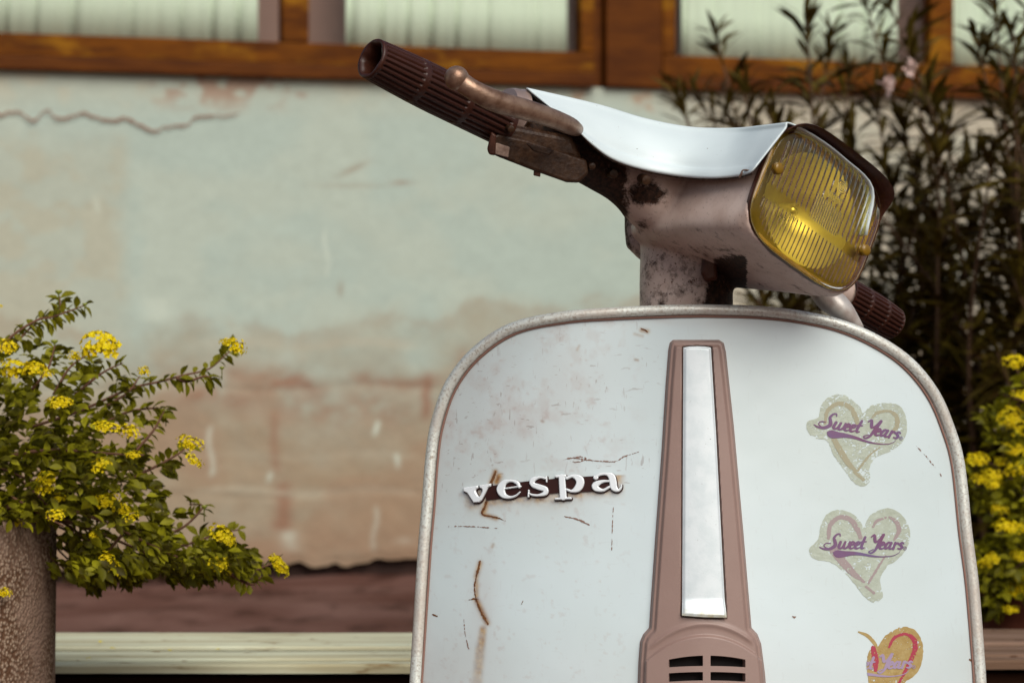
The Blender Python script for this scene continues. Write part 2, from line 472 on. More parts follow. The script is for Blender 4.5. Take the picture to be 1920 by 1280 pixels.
def wall_colour(PX, PY):
    def c(r, g, b): return np.array(lin(r, g, b)[:3])
    n1 = fbm(PX / 160, PY / 120, 1); n2 = fbm(PX / 60, PY / 45, 5); n3 = fbm(PX / 18, PY / 16, 9)
    up = c(168, 182, 172); warm = c(172, 169, 149); tan = c(152, 138, 117); mauve = c(140, 104, 84); pale = c(182, 188, 172); pink = c(182, 158, 134)
    Cc = np.ones(PX.shape + (3,)) * up
    def mix(f, col):
        nonlocal Cc
        f = np.clip(f, 0, 1)[..., None]; Cc = Cc * (1 - f) + col * f
    mix(sstep(.45, .7, n1) * .35, pale)
    mix((1 - sstep(190 + 35 * n3, 260, PX)) * (.40 + .35 * sstep(.4, .6, n2)) * sstep(240, 330, PY + 60 * n2), warm)
    mix((1 - sstep(150, 235, PY)) * (.35 + .4 * sstep(.45, .6, n2)), c(180, 176, 156))
    m = sstep(.50, .60, n2 * .6 + n3 * .5) * sstep(250, 330, PX) * (1 - sstep(545, 640, PX)) * (1 - sstep(170, 222, PY + 30 * n3 - 15))
    mix(m * .75, c(150, 118, 100))
    m = sstep(.55, .68, n2 * .6 + n3 * .4) * sstep(900, 1100, PX) * (1 - sstep(190, 260, PY)); mix(m * .7, c(160, 125, 100))
    # damp lower half with a wavering edge
    edge = 600 + 12 * np.sin(PX / 70.0) + 60 * (fbm(PX / 60, PY * 0 + 3, 21) - .5)
    edge = np.where(PX > 835, edge - 45 * sstep(835, 900, PX), edge)
    low = sstep(-20, 50, PY - edge + 40 * (n3 - .5))
    mix(low * (.22 + .5 * (n2 - .5)), c(150, 140, 116)); mix(low * (.10 + .5 * (n2 - .5) + .70 * sstep(10, 230, PY - edge + 90 * (n1 - .5))), tan)
    mix(sstep(0, 10, PY - edge) * (1 - sstep(14, 50, PY - edge)) * sstep(.35, .6, n2) * .3, c(150, 132, 112))
    mix(sstep(650, 900, PY) * (.35 + .5 * (n1 - .3)), c(154, 132, 106))
    # mauve smears along the courses
    for y0, th, s, x0, x1 in ((700, 14, .5, 380, 560), (722, 16, .85, 440, 640), (745, 15, .7, 300, 520), (716, 13, .6, 620, 860), (768, 30, .5, 480, 800)):
        yc = y0 + 14 * (fbm(PX / 40, PX * 0, int(y0)) - .5) + 6 * np.sin(PX / 23)
        mm = np.exp(-((PY - yc) / th) ** 2) * sstep(x0, x0 + 70, PX) * (1 - sstep(x1 - 70, x1, PX)) * sstep(.25, .6, n3 * .5 + n2 * .5)
        mix(mm * s, mauve)
    for x0, th, s, ya, yb in ((516, 9, .55, 755, 900), (533, 16, .8, 890, 1010), (520, 14, .6, 960, 1010), (800, 10, .8, 690, 800), (482, 8, .6, 985, 1015), (870, 14, .4, 640, 1100)):
        xc = x0 + 12 * (fbm(PY / 40, PY * 0, int(x0)) - .5)
        mm = np.exp(-((PX - xc) / th) ** 2) * sstep(ya, ya + 30, PY) * (1 - sstep(yb - 30, yb, PY)); mix(mm * s, mauve)
    # pale joints and runs
    for y0, th, s in ((921, 7, .55), (645, 9, .35), (855, 5, .2)):
        mm = np.exp(-((PY - y0 - 5 * np.sin(PX / 40)) / th) ** 2) * sstep(330, 420, PX) * (1 - sstep(760, 800, PX)); mix(mm * s, c(180, 172, 152))
    for x0, y0, y1, th, s in ((395, 800, 890, 5, .8), (703, 950, 1030, 5, .7), (612, 430, 515, 3, .7), (706, 790, 812, 5, .9), (742, 852, 874, 5, .9), (545, 995, 1030, 18, .6), (762, 1008, 1016, 18, .6), (505, 885, 900, 5, .6), (180, 370, 395, 6, .5), (290, 560, 600, 30, .5)):
        mm = np.exp(-((PX - x0 - 4 * np.sin(PY / 15)) / th) ** 2) * sstep(y0 - 8, y0 + 8, PY) * (1 - sstep(y1 - 8, y1 + 12, PY)); mix(mm * s, c(196, 206, 192))
    mix(sstep(.5, .66, n1) * sstep(640, 720, PY) * .4, c(150, 122, 100))
    mix(sstep(940, 1060, PY + 40 * (n2 - .5)) * .45, c(146, 114, 92))
    mix(np.exp(-((PX - 640) / 32) ** 2 - ((PY - 540) / 6) ** 2) * .0, mauve)
    mix(np.exp(-((PX - 639) / 5.0) ** 2 - ((PY - 542) / 14) ** 2) * .7, c(150, 140, 122))
    # scuffs left on the upper plaster
    mix(np.exp(-((PX - 662) / 26) ** 2 - ((PY - 317 + (PX - 662) * .45) / 6) ** 2) * .8, c(150, 140, 124))
    mix(np.exp(-((PX - 655) / 70) ** 2 - ((PY - 348) / 3.5) ** 2) * .5, c(150, 140, 124))
    mix(np.exp(-((PX - 752) / 18) ** 2 - ((PY - 342) / 4) ** 2) * .8, c(150, 132, 116))
    # behind the oleander the plaster is pink and pale
    mix(sstep(1180, 1400, PX) * .55, pink)
    mix(sstep(1180, 1400, PX) * sstep(.5, .7, n2) * .4, pale)
    grain = 1 + .10 * (n3 - .5) + .05 * (vnoise(PX / 5, PY / 5, 33) - .5)
    return np.clip(Cc * grain[..., None] / KW, 0, .9)

def build_wall():
    xs = np.concatenate([np.linspace(-30, -2.6, 24, endpoint=False), np.linspace(-2.6, 2.6, 560), np.linspace(2.7, 30, 24)])
    zb = 0.0
    zs = np.linspace(0.0, ZS, 210)
    X, Z = np.meshgrid(xs, zs)
    # ragged lower edge where the plaster has fallen away
    rag = .045 + .05 * (fbm(xs * 3.0 + 40, xs * 0, 3) - .35) + .035 * (fbm(xs * 14 + 9, xs * 0, 4) - .5) + .02 * sstep(-.75, -.3, xs)
    Z = rag[None, :] + (ZS - rag[None, :]) * (zs[:, None] / ZS)
    D = WA + WB * X
    PX = 960 + F * X / D; PY = HY - (Z - CAMH) * F / D
    colr = wall_colour(PX, PY)
    n2 = fbm(X * 3, Z * 3, 71); n3 = fbm(X * 11, Z * 11, 72)
    low = 1 - sstep(.6, 1.0, Z)
    off = (n2 - .5) * .008 + (n3 - .5) * .003 * (1 + 2 * low)
    for zc in (.30, .69): off = off - .0025 * low * np.exp(-((Z - zc - .01 * np.sin(X * 9)) / .012) ** 2)
    off = off + .012 * (1 - sstep(0, .04, Z - rag[None, :])) * (n3 - .8)
    V = np.stack([X + WN.x * off, D + WN.y * off, Z], -1).reshape(-1, 3)
    nx = len(xs); f = []
    for j in range(len(zs) - 1):
        for i in range(nx - 1):
            a = j * nx + i; f.append((a, a + 1, a + 1 + nx, a + nx))
    m = M("stained_plaster", (.5, .5, .45, 1), .85, spec=.1); g = N(m)
    g.link(g.attr("stain").outputs["Color"], g.b.inputs["Base Color"])
    bp = g.new("ShaderNodeBump"); bp.inputs["Strength"].default_value = .4; bp.inputs["Distance"].default_value = .004
    g.link(g.noise(45, 6), bp.inputs["Height"]); g.link(bp.outputs[0], g.b.inputs["Normal"])
    root = empty("house", W(0, 0), "old plastered house front with damp stains, a ragged base and a row of wooden windows", "house")
    o = mk("wall", V, f, m, root)
    ca = o.data.color_attributes.new("stain", 'FLOAT_COLOR', 'POINT')
    ca.data.foreach_set("color", np.concatenate([colr.reshape(-1, 3), np.ones((nx * len(zs), 1))], 1).ravel())
    # recessed dark footing below the plaster and masonry above the openings
    m2 = M("dark_rubble_footing", (.022, .009, .006, 1), .9, bump=.8, bscale=20, col2=(.05, .022, .015, 1), vscale=14)
    wbox("footing", -30, 30, -.3, .30, -.5, -.05, m2, root)
    m3 = M("plain_plaster", lin(178, 190, 176, KW), .85, bump=.4, bscale=40, col2=lin(168, 172, 156, KW), vscale=1.5)
    wbox("upper_wall", -30, 30, ZT, 3.6, -.3, 0, m3, root)
    for a, b in ((-30, -3.2), (3.2, 30)): wbox("side_wall", a, b, ZS + .002, ZT, -.3, 0.0, m3, root)
    return root
house = build_wall()

def crack_vf(pts, base_w):
    """a thin open groove edged with lifted plaster, laid 3 mm proud of the wall"""
    v = []; f = []
    C = catmull(pts, 5)
    for k, (px, py, wd) in enumerate(C):
        jx = R.uniform(-1, 1) * 2.2; wd2 = wd * base_w * R.uniform(.7, 1.3)
        x, z = wx(px + jx), wz(px, py + R.uniform(-2, 2))
        hw = wd2 / F * 9.8 / 2
        v += [W(x, z - hw, .011), W(x, z + hw, .011)]
        if k: a = 2 * k; f.append((a - 2, a, a + 1, a - 1))
    return v, f
M_crack = M("crack_shadow", lin(140, 104, 86, KW), .9)
v, f = crack_vf([(-60, 222, 6), (0, 215, 6), (25, 211, 6), (42, 214, 5), (60, 227, 6), (75, 217, 5), (90, 207, 5), (103, 220, 6), (130, 221, 6), (160, 214, 6), (178, 222, 6), (205, 226, 6), (238, 224, 6), (262, 236, 6), (288, 247, 6), (305, 240, 4), (330, 237, 5), (352, 234, 5), (365, 221, 5), (392, 218, 4), (420, 218, 3), (450, 213, 2)], .72)
mk("plaster_crack", v, f, M_crack, house, smooth=False)

def wood_mat():
    m = M("varnished_brown_wood", (.2, .08, .01, 1), .6); g = N(m)
    c = g.mix(g.ramp(g.noise(5, 6, (1, 1, 5)), .36, .62), (.070, .018, .0008, 1), (.155, .047, .0010, 1))
    c = g.mix(g.ramp(g.noise(2.4, 5, (1.5, 1.5, 4)), .54, .68), c, (.27, .115, .004, 1))
    c = g.mix(g.ramp(g.noise(9, 6, (.6, .6, 6)), .60, .74), c, (.045, .012, .003, 1))
    g.link(c, g.b.inputs["Base Color"]); return m
M_wood = wood_mat()
M_wood_d = M("dark_brown_wood", (.055, .013, .001, 1), .5, col2=(.125, .036, .002, 1), vscale=4, sx=(1, 1, 5))
M_room = M("shadow_tint_room_wall", (.42, .24, .21, 1), .8)  # mauve stands in for shadow tint and reflections seen in the glass
def curtain_mat():
    m = M("pale_green_curtain", lin(205, 220, 196, .98), .8); g = N(m)
    c = g.mix(g.noise(300, 2, (1, 1, .3)), (.66, .73, .60, 1), (.72, .79, .67, 1))
    g.link(c, g.b.inputs["Base Color"]); return m
M_curt = curtain_mat()
def pane_mat():
    m = bpy.data.materials.new("window_glass"); m.use_nodes = True; t = m.node_tree
    for n in list(t.nodes): t.nodes.remove(n)
    o = t.nodes.new("ShaderNodeOutputMaterial"); a = t.nodes.new("ShaderNodeBsdfTransparent"); b = t.nodes.new("ShaderNodeBsdfGlossy")
    b.inputs["Roughness"].default_value = .02; fr = t.nodes.new("ShaderNodeFresnel"); fr.inputs[0].default_value = 1.45
    a.inputs[0].default_value = (.96, .98, .96, 1)
    ge = t.nodes.new("ShaderNodeNewGeometry"); su = t.nodes.new("ShaderNodeMath"); su.operation = 'SUBTRACT'; su.inputs[0].default_value = 1; t.links.new(ge.outputs["Backfacing"], su.inputs[1]); mu = t.nodes.new("ShaderNodeMath"); mu.operation = 'MULTIPLY'; t.links.new(su.outputs[0], mu.inputs[0]); t.links.new(fr.outputs[0], mu.inputs[1])
    mx = t.nodes.new("ShaderNodeMixShader"); t.links.new(mu.outputs[0], mx.inputs[0]); t.links.new(a.outputs[0], mx.inputs[1]); t.links.new(b.outputs[0], mx.inputs[2]); t.links.new(mx.outputs[0], o.inputs[0])
    return m
M_pane = pane_mat()

def window(name, label, xl, xr, muls, grp="wooden windows in the house front"):
    """xl..xr outer frame; muls = list of (x0,x1) uprights between panes"""
    root = empty(name, W((xl + xr) / 2, ZS), label, "window", grp)
    wbox("sill", xl, xr, ZS, ZS + .048, -.02, .045, M_wood_d, root, .004)
    wbox("bottom_rail", xl, xr, ZS + .050, 1.941, -.06, .020, M_wood, root, .005)
    wbox("top_rail", xl, xr, ZT - .07, ZT, -.06, .02, M_wood, root, .005)
    ups = [(xl, xl + .05)] + muls + [(xr - .05, xr)]
    for a, b in ups:
        wbox("mullion" if (a, b) in muls else "stile", a, b, 1.943, ZT - .072, -.055, .016, M_wood, root, .005)
    for (a, b), (c, d) in zip(ups[:-1], ups[1:]):
        wbox("pane", b + .001, c - .001, 1.943, ZT - .073, -.036, -.031, M_pane, root)
    return root

def curtain(x0, x1, label, seed):
    r = random.Random(seed)
    nx = max(40, int((x1 - x0) / .004)); v = []; f = []
    ph = [r.uniform(0, 6.28) for _ in range(6)]
    pos = [x0 + (x1 - x0) * i / nx for i in range(nx + 1)]
    zr = [1.945, 2.1, 2.4, 2.8, 3.12]
    for k, z in enumerate(zr):
        for x in pos:
            u = x * 1.0 + .012 * (z - 2) * math.sin(x * 9 + ph[0])
            d = -.022 * (1 - abs(math.sin(u * 25 + ph[1] + 1.6 * math.sin(u * 7 + ph[2])))) ** 2.5 + .005 * math.sin(u * 41 + ph[3]) + .0016 * math.sin(u * 130 + ph[4])
            v.append(W(x, z, -.048 + d))
    for j in range(len(zr) - 1):
        for i in range(nx):
            a = j * (nx + 1) + i; f.append((a, a + 1, a + 2 + nx, a + 1 + nx))
    o = mk("curtain", v, f, M_curt)
    tag(o, label, "curtain", "curtains behind the window glass")
    s = o.modifiers.new("thick", 'SOLIDIFY'); s.thickness = .0015
    return o

xa0, xa1 = wx(-760), wx(1112)
wa = window("casement_window", "long brown wooden window above the cracked plaster, left of the handlebar post", xa0, xa1,
       [(wx(-420), wx(-370)), (wx(528), wx(578))])
wb = window("casement_window", "long brown wooden window behind the oleander on the right", wx(1240), wx(2700),
       [(wx(1742), wx(1785)), (wx(2200), wx(2245))])
post = empty("window_post", W(wx(1180), ZS), "broad brown wooden post panel between the two windows", "post")
wbox("post_board", wx(1132), wx(1238), ZS + .002, ZT, -.06, .030, M_wood_d, post, .006)
wbox("groove_board", wx(1114), wx(1130), ZS + .002, ZT, -.08, -.01, M_wood_d, post, .002)
post2 = wbox("window_post", 2.72, 3.2, ZS + .002, ZT, -.06, .02, M_wood_d); tag(post2, "wooden post at the far right end of the window row", "post")
wbox("window_post", -3.2, xa0 - .002, ZS + .002, ZT, -.06, .02, M_wood_d)
tag(bpy.data.objects["window_post.002"], "wooden post at the far left end of the window row", "post")
curtain(wx(-700), wx(-430), "pale curtain behind the leftmost pane beyond the frame edge", 1)
curtain(wx(-365), wx(488), "pale pleated curtain behind the left pane, ending short of its mullion", 2)
curtain(wx(655), wx(1070), "pale pleated curtain behind the pane just above the rubber grip", 3)
curtain(wx(1288), wx(1692), "pale pleated curtain behind the pane with oleander tips before it", 4)
curtain(wx(1800), wx(2190), "pale pleated curtain in the pane at the upper right corner", 5)
rm = wbox("room_wall", -4, 4, 1.6, 3.4, -.45, -.40, M_room, house)

# ------------------------------------------------------------------ planter, benches
def concrete_mat():
    m = M("pebbled_concrete", (.3, .2, .15, 1), .9); g = N(m)
    vo = g.new("ShaderNodeTexVoronoi"); vo.inputs["Scale"].default_value = 210
    tc = g.new("ShaderNodeTexCoord"); g.link(tc.outputs["Object"], vo.inputs["Vector"])
    c = g.mix(g.ramp(vo.outputs["Distance"], .1, .6), (.50, .38, .28, 1), (.12, .062, .036, 1))
    c = g.mix(g.ramp(g.noise(12, 5), .4, .65), c, (.30, .20, .15, 1))
    g.link(c, g.b.inputs["Base Color"])
    bp = g.new("ShaderNodeBump"); bp.inputs["Strength"].default_value = .6; bp.inputs["Distance"].default_value = .003; bp.invert = True
    g.link(vo.outputs["Distance"], bp.inputs["Height"]); g.link(bp.outputs[0], g.b.inputs["Normal"])
    return m
M_conc = concrete_mat()
M_soil = M("dark_soil", (.03, .018, .012, 1), .95, bump=1, bscale=60)

def planter(cx, cy, r, h, label, mat):
    root = empty("planter", (cx, cy, 0), label, "planter", None)
    prof = [(r * .94, 0), (r * .96, .02), (r * .99, h * .5), (r, h - .05), (r * 1.0, h - .012), (r * .985, h), (r * .88, h), (r * .86, h - .05)]
    seg = 72; v = []; f = []
    for rr, z in prof:
        for k in range(seg):
            a = 2 * math.pi * k / seg
            q = rr + .0025 * mnoise.noise(Vector((math.cos(a) * 6, math.sin(a) * 6, z * 9)))
            v.append((cx + q * math.cos(a), cy + q * math.sin(a), z))
    for j in range(len(prof) - 1):
        for k in range(seg):
            a = j * seg + k; b = j * seg + (k + 1) % seg; f.append((a, b, b + seg, a + seg))
    mk("pot_wall", v, f, mat, root)
    v = [(cx, cy, h - .025)] + [(cx + r * .87 * math.cos(2 * math.pi * k / seg), cy + r * .87 * math.sin(2 * math.pi * k / seg), h - .035) for k in range(seg)]
    mk("soil", v, [(0, k + 1, (k + 1) % seg + 1) for k in range(seg)], M_soil, root)
    return root
planter(-.843, 3.45, .25, .583, "tall round pebbled concrete planter at the lower left, under the lantana", M_conc)
M_terra = M("brown_terracotta", (.16, .050, .030, 1), .8, bump=.3, bscale=60, col2=(.10, .030, .018, 1), vscale=8)
planter(.99, 4.62, .19, .40, "dark red-brown pot behind the right bench, holding the right lantana", M_terra)

def slat_mat(name, c0, c1, c2):
    m = M(name, c0, .7); g = N(m)
    c = g.mix(g.ramp(g.noise(2, 7, (1, 14, 14)), .38, .62), c0, c1)
    c = g.mix(g.ramp(g.noise(4, 6, (2, 12, 12)), .60, .72), c, c2)
    c = g.mix(g.ramp(g.noise(16, 3, (1, 2, 2)), .66, .70), c, c2)
    g.link(c, g.b.inputs["Base Color"])
    bp = g.new("ShaderNodeBump"); bp.inputs["Strength"].default_value = .3; bp.inputs["Distance"].default_value = .003
    g.link(g.noise(6, 6, (1, 20, 20)), bp.inputs["Height"]); g.link(bp.outputs[0], g.b.inputs["Normal"])
    return m
M_slat = slat_mat("pale_painted_slats", (.50, .45, .28, 1), (.68, .70, .52, 1), (.20, .10, .02, 1))
M_slat2 = slat_mat("brown_weathered_slats", (.13, .075, .045, 1), (.22, .14, .10, 1), (.07, .03, .015, 1))
M_bleg = M("dark_bench_iron", (.03, .015, .01, 1), .6)

M_shade_board = M("shade_coloured_board", (.020, .006, .002, 1), .8, spec=.1, col2=(.012, .004, .001, 1), vscale=6)  # shade under the seat and in the slat gaps put into this colour
def bench(x0, x1, label, mat, dz=0.0):
    root = empty("bench", ((x0 + x1) / 2, 3.95, 0), label, "bench", None)
    zb = .36 + dz
    for k, (ya, yb, dzz) in enumerate(((3.952, 4.155, 0), (3.810, 3.908, -.002), (3.755, 3.795, -.004))):
        v, f = [], []
        n = 40
        for i in range(n + 1):
            x = x0 + (x1 - x0) * i / n
            for (y, z) in ((ya, -.013), (ya, -.003), (ya + .003, 0), (yb - .003, 0), (yb, -.003), (yb, -.013)):
                v.append((x, y, zb + dzz + z + .0012 * mnoise.noise(Vector((x * 4, y * 9, k)))))
        v2, f2 = v, []
        for i in range(n):
            for j in range(6):
                a = i * 6 + j; b = i * 6 + (j + 1) % 6; f2.append((a, b, b + 6, a + 6))
        f2 += [(5, 4, 3, 2, 1, 0), tuple(n * 6 + j for j in range(6))]
        mk("slat", v2, f2, mat, root, smooth=False)
    for (ya, yb) in ((3.912, 3.948), (3.799, 3.806)):
        box("gap_shade", x0 + .002, x1 - .002, ya, yb, zb - .016, zb - .006, M_shade_board, root)  # dark strip added to stand for the shade in the slat gap
    for lx in (x0 + .10, x1 - .10):
        box("leg", lx - .025, lx + .025, 3.77, 4.12, 0.0, zb - .070, M_bleg, root, .004)
    box("shade_apron", x0 + .004, x1 - .004, 3.775, 3.79, .05, zb - .024, M_shade_board, root, .002)  # board coloured dark for the shadow under the bench
    box("cross_rail", x0 + .03, x1 - .03, 3.92, 3.96, zb - .066, zb - .032, M_bleg, root)
    return root
bench(-1.55, -.055, "pale peeling slatted bench between the concrete planter and the scooter", M_slat)
bench(.60, 1.75, "brown weathered slatted bench at the lower right behind the leg shield edge", M_slat2, .006)

# ------------------------------------------------------------------ scooter
scooter = empty("scooter", (.2, 2.9, 0), "old weathered white scooter with a yellow rectangular headlight and heart stickers on its leg shield", "scooter")
SX = .2013
def Ys(x, z):
    xr = x - SX
    return 2.865 + .62 * xr * xr + 2.2 * np.abs(xr) ** 4 - .007 * np.exp(-(xr / .055) ** 2) + .13 * (z - .80)
def S(px, py, h=0.0):
    px = np.asarray(px, float); py = np.asarray(py, float); h = np.asarray(h, float) + 0 * px
    d = np.full(px.shape, 2.87)
    for _ in range(5):
        d = Ys((px - 960) / F * d, CAMH - (py - HY) / F * d)
    x = (px - 960) / F * d; z = CAMH - (py - HY) / F * d
    e = 1e-4
    nx = (Ys(x + e, z) - Ys(x - e, z)) / (2 * e); nz = (Ys(x, z + e) - Ys(x, z - e)) / (2 * e)
    L = np.sqrt(nx * nx + 1 + nz * nz)
    return np.stack([x + nx / L * h, d - h / L, z + nz / L * h], -1)

left_edge = [(772, 1290), (785, 1050), (793, 950), (801, 850), (812, 785), (838, 715), (885, 655), (955, 608), (1050, 586), (1150, 577), (1250, 572), (1300, 571)]
right_edge = [(1300, 571), (1330, 571), (1420, 574), (1500, 583), (1580, 601), (1650, 632), (1710, 674), (1757, 732), (1787, 800), (1806, 870), (1820, 1000), (1832, 1100), (1842, 1240), (1845, 1300)]
Lc = catmull(left_edge, 8); Rc = catmull(right_edge, 8)
LOW = [(1290, 0), (1400, 6), (1520, 30), (1620, 80), (1690, 150)]
def shield_mesh():
    ins = 12.0
    lc = Lc[np.argsort(Lc[:, 1])]; rc = Rc[np.argsort(Rc[:, 1])]
    t = np.linspace(0, 1, 70)
    rows = np.concatenate([584 + 54 * t ** 2.0, np.arange(639, 1292, 2.1), np.linspace(1300, 1690, 60)])
    cols = 440
    cx = 1312.0
    PX = np.zeros((len(rows), cols)); PY = np.zeros_like(PX)
    for j, y in enumerate(rows):
        if y <= 1290:
            l = np.interp(y - 10 * (y < 900), lc[:, 1], lc[:, 0]) + ins; r = np.interp(y - 10 * (y < 900), rc[:, 1], rc[:, 0]) - ins
        else:
            k = np.interp(y, [q[0] for q in LOW], [q[1] for q in LOW]); l = 777 + k; r = 1840 - k
        u = np.linspace(0, 1, cols)
        PX[j] = l + (r - l) * u; PY[j] = y
    V = S(PX, PY)
    n1 = fbm(PX / 90, PY / 90, 201); n2 = fbm(PX / 30, PY / 30, 202); n3 = fbm(PX / 9, PY / 9, 203)
    # three soft dents in the sheet metal
    # attributes
    l = PX[:, :1]; r = PX[:, -1:]
    edge = np.minimum(np.minimum(PX - l, r - PX), (PY - 577) * 1.2)
    def blob(x, y, sx, sy, rot=0):
        c, s = math.cos(rot), math.sin(rot); dx = PX - x; dy = PY - y
        return np.exp(-((dx * c + dy * s) / sx) ** 2 - ((-dx * s + dy * c) / sy) ** 2)
    grime_shade = .42 * np.exp(-edge / 9.0) + .22 * sstep(.48, .7, n2) * (1 - sstep(1130, 1230, PX)) * (1 - sstep(880, 980, PY))  # rim darkening paints the shade along the trim; blotches are dirt
    grime_shade += .38 * (1 - sstep(1020, 1240, PX)) * (1 - sstep(900, 1050, PY)) * (.6 + .8 * (n1 - .5))
    grime_shade += .22 * sstep(1080, 1250, PY) * (1 - sstep(830, 1000, PX)) + .28 * sstep(1130, 1290, PY + 60 * (n1 - .5)) * .6  # darker towards the bottom and the lower left
    grime_shade += .45 * blob(905, 1120, 26, 85) * .7 + .3 * blob(965, 790, 60, 25, -.2) * n2 * 2
    grime_shade += .18 * blob(1305, 600, 220, 14) + .25 * blob(1240, 600, 26, 6, .2)  # top band painted as the soft shade under the neck
    g2 = sstep(.60, .72, n3 * .6 + n2 * .4) * .30 * (1 - sstep(1120, 1240, PX)); grime_shade += g2
    rust = np.zeros_like(PX)
    # yellow run below the crack
    k = sstep(1166, 1180, PY)
    xc = np.interp(PY, [1160, 1200, 1240, 1290], [908, 903, 898, 894]); wd = np.interp(PY, [1160, 1220, 1290], [6, 9, 10])
    rust = np.maximum(rust, .95 * k * np.exp(-np.abs((PX - xc) / wd) ** 3) * (.75 + .6 * (n3 - .5)) * np.interp(PY, [1160, 1290], [1.15, .5]))
    # halo of rust under the badge
    bx = np.array([880, 925, 985, 1045, 1100, 1166]); by = np.array([950, 944, 938, 940, 926, 920])
    yy = np.interp(PX, bx, by)
    hb = np.exp(-np.maximum(PY - yy, 0) / 7.0) * (PY > yy - 30) * sstep(866, 884, PX) * (1 - sstep(1160, 1176, PX)) * (.45 + .9 * (n3 - .3))
    rust = np.maximum(rust, .85 * hb)
    def seg(x0, y0, x1, y1, wd, s):
        nonlocal rust
        dx, dy = x1 - x0, y1 - y0; t = np.clip(((PX - x0) * dx + (PY - y0) * dy) / (dx * dx + dy * dy), 0, 1)
        d = np.hypot(PX - x0 - t * dx, PY - y0 - t * dy); rust = np.maximum(rust, s * np.exp(-(d / wd) ** 2))
    seg(929, 884, 921, 905, 5, 1.); seg(935, 893, 931, 903, 7, 1.); seg(913, 940, 906, 960, 7, .9); seg(905, 963, 930, 971, 5, .8)
    seg(900, 1055, 893, 1080, 5, .8); seg(893, 1080, 894, 1125, 4.5, .7); seg(894, 1125, 913, 1166, 6, .9)
    seg(1203, 619, 1214, 621, 4.5, .7); seg(1190, 626, 1205, 630, 3, .35)
    seg(1086, 648, 1082, 656, 2.5, .35); seg(1015, 789, 1019, 790, 2.2, .5); seg(1191, 674, 1196, 675, 2.4, .6); seg(925, 1020, 923, 1024, 3, .5)
    wear = (1 - sstep(1180, 1260, PX)) * (1 - sstep(860, 960, PY)) * (.35 + .9 * sstep(.38, .62, n1)) + .10
    wear = np.clip(wear, 0, 1)
    col = np.stack([np.clip(rust, 0, 1), np.clip(grime_shade, 0, 1), wear, np.ones_like(PX)], -1)
    nx = cols; f = []
    for j in range(len(rows) - 1):
        for i in range(nx - 1):
            a = j * nx + i; f.append((a, a + nx, a + nx + 1, a + 1))
    o = mk("leg_shield", V.reshape(-1, 3), f, M_paint, scooter)
    ca = o.data.color_attributes.new("paint", 'FLOAT_COLOR', 'POINT'); ca.data.foreach_set("color", col.ravel())
    sm = o.modifiers.new("sheet", 'SOLIDIFY'); sm.thickness = .0015; sm.offset = -1
    return o
shield = shield_mesh()
# rolled aluminium edge trim
low_l = [(777 + k, y) for y, k in LOW][1:][::-1]; low_r = [(1840 - k, y) for y, k in LOW][1:]
oc = np.vstack([np.array(low_l, float), Lc, Rc[1:], np.array(low_r, float)])
oc = oc + np.array([0, 0])
ctr = np.array([1312, 1000.0])
oc2 = oc + (ctr - oc) / np.linalg.norm(ctr - oc, axis=1)[:, None] * 10.0
tp = S(oc2[:, 0], oc2[:, 1], .002)
tr = np.interp(oc[:, 1], [571, 640, 900, 1300], [.0058, .0064, .0064, .0068])
v, f = tube_vf([Vector(p) for p in tp], list(tr), 14)
mk("edge_trim", v, f, M_trim, scooter)
# thin dark tube standing in for the shaded gap between trim and sheet
ctr = np.array([1312, 1000.0])
inw = (ctr - oc) / np.linalg.norm(ctr - oc, axis=1)[:, None]
ib = oc + inw * 22.5
tp = S(ib[:, 0], ib[:, 1], .0012)
v, f = tube_vf([Vector(p) for p in tp], .0013, 6)
mk("trim_gap_shade", v, f, M("trim_gap_tone", (.24, .13, .10, 1), .7), scooter)

